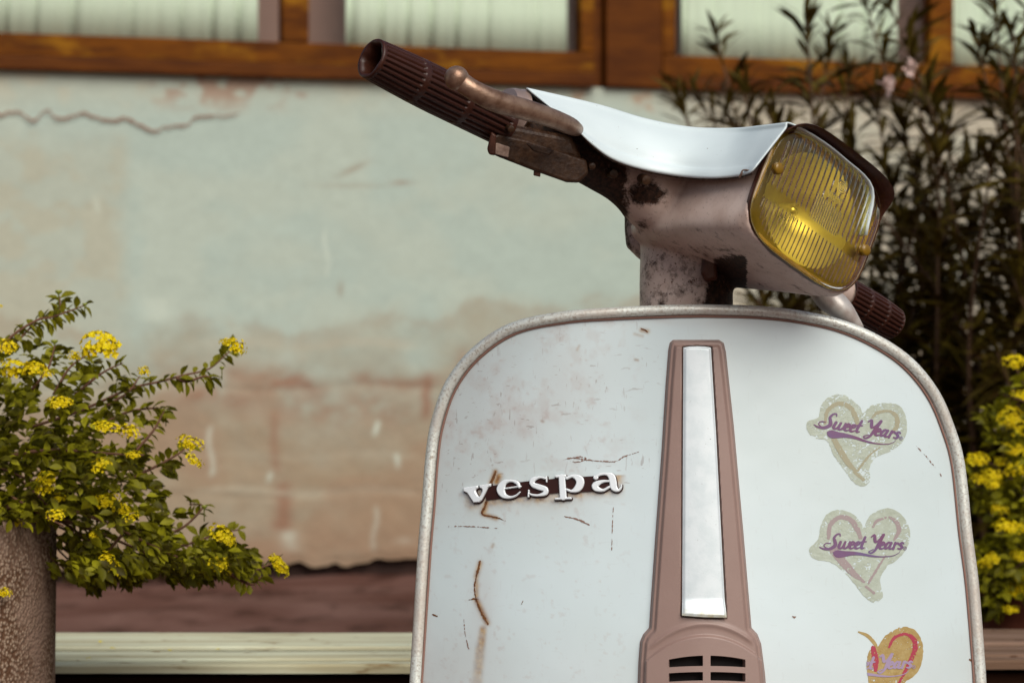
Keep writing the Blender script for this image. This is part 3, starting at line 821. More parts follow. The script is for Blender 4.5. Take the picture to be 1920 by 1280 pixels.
# seam and torn trim screw at the lower right edge
def decal(name, fn, bbox, h, mat, parent=scooter, step=.9, back=None, hfun=None, smooth=False):
    return sheet(name, fn, bbox, step, lambda x, y, hh: S(x, y, hh + h), mat, parent, hfun=hfun, back=back, smooth=smooth)
def jag(s, X, Y, a, sc=4.0, seed=3): return s + a * (vnoise(X / sc, Y / sc, seed) - .5)
rusts = [
 ([(900, 1052, 3), (897, 1066, 4), (893, 1082, 2.6), (890, 1098, 2.2), (891, 1112, 2.2), (896, 1132, 3), (905, 1152, 4), (915, 1169, 3)], (880, 1045, 925, 1175), M_rust),
 ([(880, 1124, 1.5), (888, 1122, 2), (898, 1123, 1.5)], (875, 1116, 903, 1130), M_rust),
 ([(930, 883, 2.5), (926, 893, 4), (921, 904, 5)], (915, 878, 936, 908), M_rust),
 ([(913, 940, 4), (909, 950, 4), (904, 963, 3), (918, 967, 2.6), (932, 970, 2.4), (948, 976, 1)], (898, 936, 952, 980), M_rust),
 ([(840, 987, .9), (860, 986, 1.3), (890, 987, 1.3), (935, 990, .8)], (836, 980, 940, 995), M_hair),
 ([(1059, 968, 1.5), (1075, 971, 2.4), (1090, 976, 3), (1106, 984, 1)], (1055, 962, 1110, 988), M_hair),
 ([(1056, 862, 1), (1072, 858, 1.8), (1090, 860, 2), (1110, 863, 1.8), (1140, 865, 1.8), (1156, 864, 1.4), (1170, 856, 1.6), (1197, 847, 1)], (1050, 842, 1200, 870), M_hair),
 ([(1070, 864, 1), (1082, 866, 2), (1100, 860, 1), (1088, 856, 1.4), (1076, 858, 1)], (1064, 852, 1104, 870), M_hair),
 ([(1150, 950, .8), (1148, 990, .9), (1147, 1030, .7)], (1142, 946, 1154, 1034), M_hair),
 ([(1718, 836, .8), (1742, 862, .9), (1766, 893, 1)], (1712, 830, 1770, 897), M_hair),
 ([(870, 1160, .8), (873, 1190, 1), (879, 1215, .9)], (866, 1155, 884, 1220), M_hair),
 ([(978, 1131, 1), (981, 1126, 1.4)], (974, 1122, 985, 1134), M_rust),
 ([(810, 1151, 1.2), (820, 1154, 2)], (806, 1148, 824, 1158), M_rust),
 ([(1486, 1155, 2), (1489, 1157, 3.5), (1492, 1155, 2)], (1480, 1150, 1496, 1162), M_hair),
 ([(1818, 1236, 3), (1826, 1240, 3), (1832, 1238, 2)], (1812, 1230, 1836, 1245), M_rust),
 ([(1202, 616, 1.5), (1210, 619, 3), (1214, 623, 1.5)], (1198, 612, 1218, 627), M_rust),
]
for pts, bb, mt in rusts:
    decal("paint_scratch", lambda X, Y, p=pts: jag(jag(sd_stroke(X, Y, p), X, Y, 1.9, 3.2), X, Y, 1.0, 1.3, 8), bb, .0004, mt, step=.6)
# ---- horn cover
HC = [(1262, 637), (1348, 637), (1357, 643), (1361, 660), (1376, 800), (1394, 1000), (1405, 1130), (1409, 1176), (1420, 1188), (1427, 1206), (1434, 1260), (1440, 1330), (1450, 1420), (1446, 1470), (1320, 1486), (1196, 1470), (1188, 1420), (1194, 1330), (1197, 1240), (1200, 1202), (1206, 1188), (1217, 1176), (1220, 1130), (1229, 1000), (1240, 850), (1248, 720), (1253, 655), (1256, 642)]
slots = []
def arch(x): return 1228.5 + .00165 * (x - 1324) ** 2
rows_s = [(None, 1250), (1260.5, 1277), (1288, 1305), (1316, 1333), (1344, 1361), (1372, 1389)]
def horn_sd(X, Y):
    s = sd_poly(X, Y, HC, 0)
    for k, (a, b) in enumerate(rows_s):
        bow = .0009 * (X - 1324) ** 2
        top = arch(X) if a is None else a + bow * .6 - 1.5
        bot = b + bow * .6 - 2
        for x0, x1 in ((1256, 1316.5), (1329.5, 1392)):
            hole = np.minimum.reduce([X - x0, x1 - X, Y - top, bot - Y])
            s = np.minimum(s, -hole)
    return s
STRIP = [(1282, 654), (1292, 652), (1306, 651.5), (1320, 652), (1330.5, 654), (1340, 820), (1350, 1020), (1357, 1158), (1318, 1157), (1280, 1154), (1281, 900)]
def horn_h(x, y, s):
    so = sd_poly(x, y, HC, 0)
    h = .0065 * sstep(0, 7, so) + .0035 * sstep(10, 17, so)
    st = sd_poly(x, y, STRIP, 0)
    h -= .006 * sstep(-3.2, -1.8, st)
    # raised arched grille panel
    ar = np.minimum(np.minimum(x - (1212 + (y - 1200) * -.02), (1426 + (y - 1200) * .04) - x), y - (1190 + .0042 * (x - 1320) ** 2 * (1 + .0)))
    h += .0030 * sstep(-2, 5, ar)
    h += .0016 * np.exp(-((y - (1170 + .0045 * (x - 1320) ** 2)) / 5) ** 2) * sstep(1215, 1235, x) * (1 - sstep(1395, 1410, x))
    return h
decal("horn_cover", horn_sd, (1180, 630, 1456, 1492), .0005, M_horn, step=1.25, back=-.001, hfun=horn_h, smooth=True)
horn = bpy.data.objects["horn_cover"]
sheet("trim_strip", lambda X, Y: sd_poly(X, Y, STRIP, 0), (1276, 648, 1362, 1162), 1.5,
      lambda x, y, h: S(x, y, h), M_strip, horn, hfun=lambda x, y, s: .0100 + .0012 * sstep(0, 5, s) + .006 * sstep(1120, 1160, y) , back=.0040)
sheet("grille_backing", lambda X, Y: np.minimum.reduce([X - 1240, 1404 - X, Y - 1220, 1400 - Y]), (1240, 1220, 1404, 1400), 8, lambda x, y, h: S(x, y, .0002 + h), M_hole, horn)

# ---- badge
BQ = 340 / 1920.0
def q(pts): return [tuple([860 + p[0] * BQ, 860 + p[1] * BQ] + [w_ * BQ for w_ in p[2:]]) for p in pts]
LET = {
 'v': lambda X, Y: np.minimum(sd_poly(X, Y, q([(65, 306), (210, 286), (355, 262), (350, 290), (322, 306), (256, 436), (230, 460), (172, 465), (104, 362), (66, 345)])),
        -np.maximum(sd_poly(X, Y, q([(192, 345), (206, 316), (226, 310), (250, 312), (264, 340), (230, 402)]), 4), sd_stroke(X, Y, q([(224, 284, 14), (226, 330, 22)])))),
 'e': lambda X, Y: np.maximum(sd_stroke(X, Y, q([(650, 300, 26), (628, 254, 38), (562, 234, 26), (492, 252, 52), (456, 322, 86), (484, 386, 60), (550, 408, 30), (612, 392, 20), (658, 352, 12)])), sd_stroke(X, Y, q([(480, 318, 15), (664, 292, 17)]))),
 's': lambda X, Y: np.maximum.reduce([sd_stroke(X, Y, q([(928, 208, 22), (862, 197, 24), (792, 226, 52), (792, 272, 52), (860, 300, 60), (922, 322, 56), (922, 364, 50), (860, 386, 26), (794, 384, 24), (752, 366, 14)])), sd_stroke(X, Y, q([(936, 190, 16), (938, 244, 14)])), sd_stroke(X, Y, q([(750, 334, 14), (746, 400, 18)]))]),
 'p': lambda X, Y: np.maximum.reduce([sd_stroke(X, Y, q([(1098, 196, 66), (1112, 404, 72)])), sd_stroke(X, Y, q([(1040, 188, 30), (1130, 180, 30)])), sd_stroke(X, Y, q([(1034, 424, 24), (1190, 418, 24)])),
        sd_stroke(X, Y, q([(1150, 206, 30), (1215, 184, 34), (1280, 215, 80), (1290, 265, 84), (1262, 316, 72), (1205, 342, 30), (1150, 326, 24)]))]),
 'a': lambda X, Y: np.maximum.reduce([sd_stroke(X, Y, q([(1452, 200, 46), (1460, 198, 44)])), sd_stroke(X, Y, q([(1446, 196, 28), (1500, 166, 28), (1570, 162, 32), (1622, 190, 70), (1638, 250, 76), (1648, 305, 72), (1690, 335, 30), (1722, 308, 20), (1730, 274, 9)])),
        sd_stroke(X, Y, q([(1605, 236, 18), (1520, 242, 34), (1452, 278, 66), (1460, 314, 62), (1530, 334, 30), (1595, 300, 24)]))]),
}
LB = {'v': (868, 902, 926, 945), 'e': (928, 894, 982, 938), 's': (986, 888, 1034, 936), 'p': (1036, 884, 1100, 940), 'a': (1104, 880, 1172, 928)}
bar_poly = q([(290, 292), (480, 268), (700, 240), (1030, 208), (1430, 182), (1640, 172), (1655, 318), (1430, 345), (1030, 362), (700, 396), (480, 418), (296, 438)])
def back_sd(X, Y):
    s = sd_poly(X, Y, bar_poly)
    for fn in LET.values(): s = np.maximum(s, fn(X - .5, Y - 1.2) + 1.3)
    return s
decal("badge_plate", back_sd, (862, 876, 1178, 950), .0015, M_badge, step=.8, back=-.0013, smooth=True)
badge = bpy.data.objects["badge_plate"]
for ch, fn in LET.items():
    b = LB[ch]
    sheet("badge_letter", fn, (b[0] - 3, b[1] - 3, b[2] + 3, b[3] + 5), .55, lambda x, y, h: S(x, y, h), M_chrome, badge,
          hfun=lambda x, y, s: .0036 + .0009 * sstep(0, 1.4, s) + .0004 * np.sin(x / 5.0) * 0, back=.0014)

# ---- heart stickers
SW = [
 [(-34, -6, 3), (-4, 4, 7), (30, 2, 11), (54, -18, 15), (44, -44, 13), (34, -62, 10), (44, -82, 7), (60, -86, 5), (66, -74, 4)],
 [(34, 3, 6), (8, -2, 4), (-12, -16, 3), (-2, -30, 3.5), (22, -30, 3)],
 [(80, -38, 11), (78, -10, 12), (90, -1, 7), (103, -12, 9), (108, -38, 9), (106, -10, 11), (118, -1, 7), (133, -14, 9), (135, -38, 9)],
 [(142, -18, 4), (158, -24, 6), (163, -34, 7), (152, -40, 8), (142, -28, 11), (143, -8, 11), (155, -1, 7), (171, -8, 4)],
 [(174, -18, 4), (190, -24, 6), (195, -34, 7), (184, -40, 8), (174, -28, 11), (175, -8, 11), (187, -1, 7), (203, -8, 4)],
 [(216, -68, 10), (211, -22, 11), (215, -3, 8), (230, -6, 4)], [(201, -40, 5), (230, -42, 5)],
 [(252, -70, 4), (266, -82, 8), (276, -60, 13), (284, -42, 10), (300, -50, 6), (320, -84, 11)],
 [(319, -82, 12), (308, -30, 13), (298, 8, 9), (280, 25, 6), (264, 17, 4), (286, 3, 3)],
 [(320, -18, 4), (336, -24, 6), (341, -34, 7), (330, -40, 8), (320, -28, 11), (321, -8, 11), (333, -1, 7), (349, -8, 4)],
 [(378, -34, 7), (364, -39, 8), (352, -20, 11), (356, -3, 8), (370, -10, 6), (381, -36, 6)], [(381, -37, 10), (377, -8, 10), (388, -1, 6), (396, -8, 3)],
 [(404, -38, 9), (402, -2, 10)], [(405, -22, 4), (416, -36, 7), (425, -31, 9)],
 [(454, -34, 6), (443, -39, 7), (436, -28, 10), (450, -15, 10), (444, -2, 8), (429, -4, 5)],
]
SWOOSH = [(62, 26, 14), (86, 32, 44), (120, 32, 36), (165, 28, 24), (220, 31, 17), (290, 42, 12), (350, 46, 7), (410, 40, 5), (440, 24, 4), (448, 10, 2)]
M_film = M("faded_sticker_film", lin(172, 182, 170, .95), .45, col2=lin(156, 164, 148, .95), vscale=90, bump=.3, bscale=300)
M_film3 = M("brown_sticker_glue", lin(150, 122, 64, .95), .6, col2=lin(170, 150, 100, .95), vscale=110, bump=.3, bscale=300)
M_ink = M("purple_sticker_ink", lin(92, 80, 122, .85), .5, col2=lin(104, 58, 88, .85), vscale=18)
M_ink_f = M("faded_lilac_ink", lin(150, 132, 160, .95), .55)
M_ring = M("faded_tan_ink", lin(152, 148, 124, .95), .6)
M_ring2 = M("faded_rose_ink", lin(150, 136, 136, .95), .6)
M_ring3 = M("crimson_ink", lin(150, 46, 66, .85), .6)

def sticker(label, zx, zy, outline, hearts, org, ang, sc, film, ring, ink, chip=.70, clip_left=None, extra=None):
    """outline/hearts in enlarged coordinates, origin (zx, zy), 3x"""
    def z(pts): return [tuple([zx + p[0] / 3, zy + p[1] / 3] + [w_ / 3 for w_ in p[2:]]) for p in pts]
    ol = z(outline)
    xs = [p[0] for p in ol]; ys = [p[1] for p in ol]
    bb = (min(xs) - 8, min(ys) - 8, max(xs) + 10, max(ys) + 8)
    if extra: bb = (bb[0] - 14, bb[1], bb[2], bb[3])
    def film_sd(X, Y):
        s = jag(sd_poly(X, Y, ol, 5), X, Y, 1.6, 5, 5)
        if extra: s = np.maximum(s, sd_stroke(X, Y, z(extra)))
        hole = (vnoise(X / 2.4, Y / 1.6, 11) * .6 + vnoise(X / 9, Y / 7, 12) * .45) - chip
        return np.minimum(s, -hole * 5 + 0.0)
    base = decal("heart_sticker", film_sd, bb, .0003, film, step=.7)
    base['label'] = label
    def h_sd(X, Y):
        s = np.maximum.reduce([sd_stroke(X, Y, z(h)) for h in hearts])
        return np.minimum(jag(s, X, Y, 1.4, 3, 6), -((vnoise(X / 2.5, Y / 2.5, 15)) - .86) * 5)
    sheet("heart_outline", h_sd, bb, .7, lambda x, y, h: S(x, y, h + .0005), ring, base, smooth=False)
    ox, oy = zx + org[0] / 3, zy + org[1] / 3
    ca, sa = math.cos(ang), math.sin(ang)
    def tr(pts):
        out = []
        for x, y, wd in pts:
            xx = x - .30 * y
            out.append((ox + (xx * ca - y * sa) * sc / 3, oy + (xx * sa + y * ca) * sc / 3, wd * sc / 3))
        return out
    strokes = [tr([(a, b, c * 1.35 + 1) for a, b, c in s]) for s in SW]
    tb = (ox - 22, oy - 42, ox + 172, oy + 44)
    def clipf(X, Y, s):
        if clip_left is not None: s = np.minimum(s, sd_poly(X, Y, ol, 5) + .5)
        return s
    def ring_r(X, Y):
        cxr, cyr, _ = tr([(470, -6, 1)])[0]
        d = np.hypot(X - cxr, Y - cyr); return np.maximum(.45 - np.abs(d - 3.0), .9 - np.abs(d - .3) )
    def ink_sd(X, Y): return clipf(X, Y, np.maximum(np.maximum.reduce([sd_stroke(X, Y, s, 4) for s in strokes]) + .15, ring_r(X, Y)))
    sheet("sticker_lettering", ink_sd, tb, .5, lambda x, y, h: S(x, y, h + .0008), ink, base, smooth=False)
    sw = tr(SWOOSH)
    sheet("sticker_swoosh", lambda X, Y: clipf(X, Y, sd_stroke(X, Y, sw)), tb, .6, lambda x, y, h: S(x, y, h + .0008), ink, base, smooth=False)
    return base
sticker("upper heart sticker, torn at the top and left, with purple script", 1280, 560,
  [(702, 690), (760, 668), (778, 600), (825, 550), (900, 538), (955, 572), (1000, 612), (1015, 645), (1060, 600), (1140, 586), (1220, 602), (1258, 680), (1250, 780), (1180, 850), (1090, 890), (1050, 950), (1055, 1020), (1010, 1055), (960, 1030), (900, 950), (850, 880), (812, 800), (740, 782), (702, 745)],
  [[(800, 700, 16), (815, 630, 22), (870, 590, 24), (935, 605, 26), (970, 660, 28), (985, 710, 20)], [(1065, 668, 10), (1095, 640, 18), (1160, 632, 14), (1200, 660, 24), (1205, 710, 26), (1180, 750, 16)],
   [(850, 790, 30), (890, 860, 34), (935, 930, 30), (975, 968, 14)], [(1110, 832, 6), (1045, 885, 12), (985, 965, 12)], [(965, 975, 14), (1015, 1015, 18)]],
  (768, 718), .155, .98, M_film, M_ring, M_ink, .69)
sticker("middle heart sticker with complete outline and purple script", 1280, 854,
  [(712, 520), (760, 470), (775, 400), (810, 330), (880, 303), (950, 325), (1000, 370), (1018, 402), (1060, 330), (1150, 295), (1230, 330), (1277, 420), (1265, 510), (1200, 590), (1150, 620), (1110, 700), (1125, 790), (1075, 825), (1020, 790), (950, 700), (890, 640), (830, 598), (760, 585), (718, 560)],
  [[(820, 460, 20), (830, 390, 26), (880, 347, 24), (940, 357, 28), (980, 410, 30), (1000, 460, 22)], [(850, 530, 50), (900, 595, 46), (960, 660, 36), (1020, 710, 12)], [(1070, 400, 12), (1090, 368, 16), (1140, 347, 12)],
   [(1160, 345, 12), (1200, 370, 22), (1215, 420, 26), (1190, 470, 16)], [(1140, 560, 8), (1090, 640, 14), (1045, 715, 12)], [(1030, 735, 14), (1075, 770, 16)]],
  (800, 520), .012, .95, M_film, M_ring2, M_ink, .74)
sticker("bottom sticker, half torn away, brown with a crimson stroke", 1280, 854,
  [(1036, 1150), (1056, 1084), (1100, 1068), (1130, 1020), (1190, 978), (1250, 960), (1312, 985), (1346, 1050), (1350, 1140), (1310, 1230), (1240, 1280), (1200, 1350), (1070, 1345), (1040, 1230)],
  [[(1160, 1075, 12), (1190, 1022, 18), (1250, 1002, 16), (1298, 1030, 26), (1305, 1090, 28), (1270, 1170, 22), (1230, 1250, 14), (1185, 1330, 10)], [(1070, 1080, 26), (1082, 1140, 38), (1085, 1205, 20)]],
  (850, 1205), -.03, .95, M_film3, M_ring3, M_ink_f, .80, clip_left=True, extra=[(990, 990, 10), (1040, 1012, 20), (1080, 1056, 20), (1092, 1090, 12)])

# ---- headset: local frame of the headlight
O = P(1530, 395, 2.78)
U = Vector((.711, .54, -.447)).normalized()
VU = Vector((.37, .253, .893)); VU = (VU - U * VU.dot(U)).normalized()
NN = VU.cross(U).normalized()
if NN.y > 0: NN = -NN
def HL(u, v, n): return O + U * u + VU * v + NN * n
ca_, cb_, ce_ = .0865, .067, 3.8
def sup(th, a=ca_, b=cb_, e=ce_):
    c, s = math.cos(th), math.sin(th)
    return (a * math.copysign(abs(c) ** (2 / e), c), b * math.copysign(abs(s) ** (2 / e), s))

def join_remesh(name, parts, voxel, mat, parent, smooth_it=4):
    v = []; f = []
    for pv, pf in parts:
        o = len(v); v += list(pv); f += [tuple(i + o for i in q_) for q_ in pf]
    ob = mk(name, v, f, mat)
    m = ob.modifiers.new("r", 'REMESH'); m.mode = 'VOXEL'; m.voxel_size = voxel; m.use_smooth_shade = True
    s = ob.modifiers.new("s", 'SMOOTH'); s.iterations = smooth_it; s.factor = .5
    dg = bpy.context.evaluated_depsgraph_get(); dg.update()
    me = bpy.data.meshes.new_from_object(ob.evaluated_get(dg))
    ob.modifiers.clear(); old = ob.data; ob.data = me; bpy.data.meshes.remove(old); me.name = name
    me.polygons.foreach_set("use_smooth", [True] * len(me.polygons))
    put(ob, parent)
    return ob

def head_parts():
    parts = []
    # lamp box, lofted back from the bezel
    rings = []
    for n, a, b, dv, du in ((-.074, .030, .028, 0, 0), (-.070, .060, .050, 0, 0), (-.035, .072, .056, 0, 0), (-.010, .0775, .0585, 0, 0), (-.001, .0795, .0600, 0, 0), (0.0, .0868, .0672, 0, 0), (-.012, .083, .0625, -.004, 0), (-.03, .082, .0595, -.007, 0), (-.10, .077, .056, -.006, 0), (-.15, .072, .058, -.002, .002), (-.20, .066, .056, 0, .004), (-.235, .052, .052, .004, .006), (-.25, .03, .035, .004, .006)):
        rings.append([HL(du + p[0], dv + p[1], n) for p in [sup(2 * math.pi * k / 64, a, b, 8.0 if n < -.002 else 4.6) for k in range(64)]])
    parts.append(loft(rings))
    # steering neck
    c0 = P(1286, 400, 2.945); c1 = P(1287, 640, 2.935)
    parts.append(tube_vf([c0.lerp(c1, t) for t in (0, .3, .55, .8, 1.0)], [.050, .0505, .0515, .0515, .0515], 40))
    # left arm
    pts = [(985, 232, 2.81, .022), (1030, 252, 2.818, .024), (1075, 282, 2.832, .027), (1120, 306, 2.85, .028), (1170, 325, 2.872, .034), (1220, 345, 2.885, .048), (1290, 380, 2.92, .052)]
    C = catmull(pts, 5)
    parts.append(tube_vf([P(*c[:3]) for c in C], [c[3] for c in C], 32))
    # right arm
    pts = [(1300, 412, 2.93, .048), (1400, 450, 2.94, .030), (1500, 500, 2.965, .024), (1560, 538, 2.985, .021), (1592, 558, 3.0, .0185)]
    C = catmull(pts, 5)
    parts.append(tube_vf([P(*c[:3]) for c in C], [c[3] for c in C], 32))
    # rear pod
    rings = []
    for y, hx, hd, xc in ((365, 30, .05, 1212), (385, 45, .06, 1216), (430, 46, .06, 1217), (462, 44, .055, 1218), (484, 26, .04, 1222), (496, 10, .02, 1226)):
        rings.append([P(xc + hx * p[0], y, 3.0 + hd * .6 * p[1]) for p in [sup(2 * math.pi * k / 24, 1, 1, 4) for k in range(24)]])
    parts.append(loft(rings))
    return parts
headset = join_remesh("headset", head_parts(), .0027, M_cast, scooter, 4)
me = headset.data
co = np.zeros(len(me.vertices) * 3); me.vertices.foreach_get("co", co); co = co.reshape(-1, 3)
PXh = 960 + F * co[:, 0] / co[:, 1]; PYh = HY - (co[:, 2] - CAMH) * F / co[:, 1]
nrm = np.zeros(len(me.vertices) * 3); me.vertices.foreach_get("normal", nrm); nrm = nrm.reshape(-1, 3)
grease_shade = np.zeros(len(co))
grease_shade = np.maximum(grease_shade, .95 * (1 - sstep(1150, 1215, PXh)))                      # whole left arm
grease_shade = np.maximum(grease_shade, .9 * np.exp(-((PXh - 1210) / 48) ** 2 - ((PYh - 362) / 36) ** 2))
grease_shade = np.maximum(grease_shade, .60 * np.exp(-((PXh - 1205) / 20) ** 2 - ((PYh - 425) / 28) ** 2))
grease_shade = np.maximum(grease_shade, .92 * sstep(1300, 1352, PXh + .25 * (PYh - 520)) * sstep(462, 492, PYh) * (PXh < 1400))  # shaded recess right of the neck painted dark
grease_shade = np.maximum(grease_shade, .44 * sstep(450, 470, PYh) * (PXh > 1190) * (PXh < 1375))
grease_shade = np.maximum(grease_shade, .34 * sstep(0, .5, -nrm[:, 2]))  # downward faces darkened, underside shade put into the colour
speck = sstep(455, 480, PYh) * (PXh < 1380) * .9 + .35
ca = me.color_attributes.new("grease_shade", 'FLOAT_COLOR', 'POINT')
ca.data.foreach_set("color", np.stack([grease_shade, np.clip(speck, 0, 1), 0 * grease_shade, 1 + 0 * grease_shade], -1).ravel())

# top cover: stations from the left arm to the lamp rim, rows from its lower lip over the ridge to the back
st = [((1080, 240, 2.762), (988, 166, 2.800)), ((1110, 270, 2.770), (1060, 182, 2.815)), ((1150, 298, 2.785), (1130, 199, 2.835)), ((1210, 318, 2.812), (1210, 223, 2.86)),
      ((1280, 330, 2.812), (1295, 239, 2.865)), ((1338, 333, 2.776), (1380, 241, 2.835)), ((1386, 329, 2.745), (1438, 236, 2.780)), ((1409, 323, 2.722), (1481, 231, 2.742))]
rows = []
for k, (E, T) in enumerate(st):
    E = np.array(E, float); T = np.array(T, float)
    def m_(t, bulge, dpx=0, dpy=0):
        p = E * (1 - t) + T * t; return P(p[0] + dpx, p[1] + dpy, p[2] - bulge)
    ep = P(*E); tpv = P(*T)
    bl = .010 if k < 5 else .006 - .001 * (k - 5)
    r = [m_(-.02, -.012), m_(0, 0), m_(.09, .0046), m_(.16, .0050), m_(.21, .0030 + bl * .1), m_(.42, bl), m_(.7, bl * .9), m_(.9, bl * .35), tpv]
    kh = sstep(3.5, 6.0, float(k))
    # over the top: on the arm it wraps round, on the lamp it runs across the roof of the housing
    arm = [tpv + Vector((0, .018, -.002)), tpv + Vector((.005, .045, -.014)), tpv + Vector((.01, .060, -.040)), tpv + Vector((.01, .060, -.075))]
    hd = [tpv + U * .04 + VU * .006, tpv + U * .085 + VU * .006, tpv + U * .135 - VU * .002, tpv + U * .150 - VU * .05]
    kh = float(kh)
    r += [a.lerp(b, kh) for a, b in zip(arm, hd)]
    rows.append(r)
A = np.array([[tuple(p) for p in r] for r in rows])
B = np.stack([catmull(A[:, j], 12) for j in range(A.shape[1])], 1)
Cg = np.stack([catmull(B[i], 5) for i in range(B.shape[0])], 0)
ni, nj = Cg.shape[:2]
f = [(i * nj + j, i * nj + j + 1, (i + 1) * nj + j + 1, (i + 1) * nj + j) for i in range(ni - 1) for j in range(nj - 1)]
cover = mk("handlebar_cover", Cg.reshape(-1, 3), f, M_cover, scooter)
sm = cover.modifiers.new("sheet", 'SOLIDIFY'); sm.thickness = .0016; sm.offset = 0

# chipped dark lip under the cover
lip = [Cg[i, 5] for i in range(ni)]
v, f = tube_vf([Vector(p) + Vector((0, .002, -.0015)) for p in lip], [.0012 + .0008 * mnoise.noise(Vector((i * .9, 0, 0))) for i in range(ni)], 6)
mk("cover_lip", v, f, M_steel, scooter)
# broken notch in the lip next to the lamp
def world_ribbon(name, pts, mat, parent, r=.001):
    C = catmull(pts, 4); v, f = tube_vf([P(*c[:3]) for c in C], [c[3] for c in C], 6); return mk(name, v, f, mat, parent)
world_ribbon("cover_crack", [(1386, 333, 2.738, .0012), (1390, 326, 2.736, .0014), (1392, 320, 2.735, .0008), (1398, 319, 2.733, .0010), (1408, 320, 2.725, .0006)], M_lite, scooter)

# bezel with visor
def visor_depth(th): return .001 + .021 * float(sstep(.25, .85, math.sin(th)))
seg = 96; rings = []
for k in range(seg):
    th = 2 * math.pi * k / seg
    vd = visor_depth(th); extra = .0070 * float(sstep(.25, .8, math.sin(th)))
    sec = [(1.0, -.004), (1.0, .0006), (1.003 + extra * 6, vd), (1.007 + extra * 6.5, vd + .001), (1.013 + extra * 7, vd - .0005), (1.012 + extra * 2, -.001), (1.006, -.005)]
    rr = []
    for s_, n_ in sec:
        a, b = sup(th); rr.append(HL(a * s_, b * s_, n_))
    rings.append(rr)
v = [p for r in rings for p in r]; m7 = 7
f = [(k * m7 + j, k * m7 + (j + 1) % m7, ((k + 1) % seg) * m7 + (j + 1) % m7, ((k + 1) % seg) * m7 + j) for k in range(seg) for j in range(m7)]
bez = mk("headlight_bezel", v, f, M_bezel, scooter)
es = bez.modifiers.new("e", 'EDGE_SPLIT'); es.split_angle = rad(46)

# ribbed amber lens (millimetres in the lamp's own plane)
def lens_sd(X, Y):
    return (1 - (np.abs(X / (ca_ * 1000 * .985)) ** ce_ + np.abs(Y / (cb_ * 1000 * .985)) ** ce_) ** (1 / ce_)) * 68
def lens_h(x, y, s):
    h = 1.0 + 3.6 * (1 - np.exp(-np.maximum(s, 0) / 14)) + 2.2 * sstep(0, 2.5, s)
    frame = sstep(5.0, 7.0, s)
    up = frame * sstep(-12, -6, y); dn = frame * (1 - sstep(-27, -21, y))
    fine = sstep(-12, -11, x) * (1 - sstep(30, 31, x)) * (1 - sstep(14, 15.5, y + .10 * (x + 12))) * sstep(-14, -13, y)
    emb = np.hypot(x - 15, (y - 36)) < 7.2
    lab = (np.abs(x - 11 - (y - 22) * -.1) < 10.5) & (np.abs(y - 20.5) < 3.6)
    r1 = np.abs(np.cos(np.pi * x / 7.4)); r2 = np.abs(np.cos(np.pi * (x + 2) / 5.8)); r3 = np.cos(2 * np.pi * x / 3.3)
    w1 = up * (1 - fine)
    h = h + np.where(emb | lab, .9, w1 * 1.05 * (r1 - .6)) + dn * .95 * (r2 - .6)
    h = h + np.where(emb | lab, 0, fine * frame * .32 * r3)
    h = h + np.where(emb, .35 * np.cos(np.hypot(x - 15, y - 36) * 2.6), 0) + np.where(lab, .3 * np.sign(np.sin((x - 1) * 2.2)) * (np.abs(y - 20.5) < 2.2), 0)
    return h
def lens_map(x, y, h):
    o = np.array(O); return o + np.outer(x / 1000, np.array(U)) + np.outer(y / 1000, np.array(VU)) + np.outer(h / 1000 + .0006, np.array(NN))
lens = sheet("headlight_lens", lens_sd, (-83, -70, 83, 70), .47, lens_map, M_glass, scooter, hfun=lens_h, back=0.0)
if not True: pass
for (u, v_) in ((-.0715, .010), (.0765, -.006)):
    c = HL(u, v_, .0075)
    vv, ff = [], []
    rings = [[c + (U * math.cos(a) + VU * math.sin(a)) * r + NN * n for a in [2 * math.pi * k / 20 for k in range(20)]] for r, n in ((.0062, -.004), (.0062, .0005), (.0052, .0018), (.002, .0022))]
    vv, ff = loft(rings)
    mk("lens_screw", vv, ff, M("amber_screw_cap", (.20, .11, .008, 1), .18), lens)

# reflector bowl behind the lens
seg = 64; rings = []
for k in range(13):
    r = .061 * math.sin(math.pi / 2 * (1 - k / 12) ) ** 1.0 if k < 12 else .004
    n = -.008 - .052 * (1 - (r / .061) ** 2)
    rings.append([HL(1.08 * r * math.cos(a), r * .98 * math.sin(a) + .001, n) for a in [2 * math.pi * q_ / seg for q_ in range(seg)]])
v = [p for r in rings for p in r]
f = [(i * seg + j, i * seg + (j + 1) % seg, (i + 1) * seg + (j + 1) % seg, (i + 1) * seg + j) for i in range(12) for j in range(seg)]
refl = mk("reflector", v, f, M_reflect, scooter)
# plate between bowl and bezel
inner = [HL(1.08 * .061 * math.cos(a), .061 * .98 * math.sin(a) + .001, -.0082) for a in [2 * math.pi * q_ / seg for q_ in range(seg)]]
outer = [HL(*[c * 1.0 for c in sup(2 * math.pi * q_ / seg)], .0004) for q_ in range(seg)]
f = [(j, (j + 1) % seg, seg + (j + 1) % seg, seg + j) for j in range(seg)]
mk("reflector_rim", inner + outer, f, M_housing, refl)
vv, ff = tube_vf([HL(0, .001, -.060), HL(0, .001, -.045), HL(0, .001, -.030), HL(0, .001, -.026)], [.007, .0085, .0075, .002], 16)
mk("bulb", vv, ff, M("bulb_glass", (.8, .8, .75, 1), .1, metal=.6), refl)

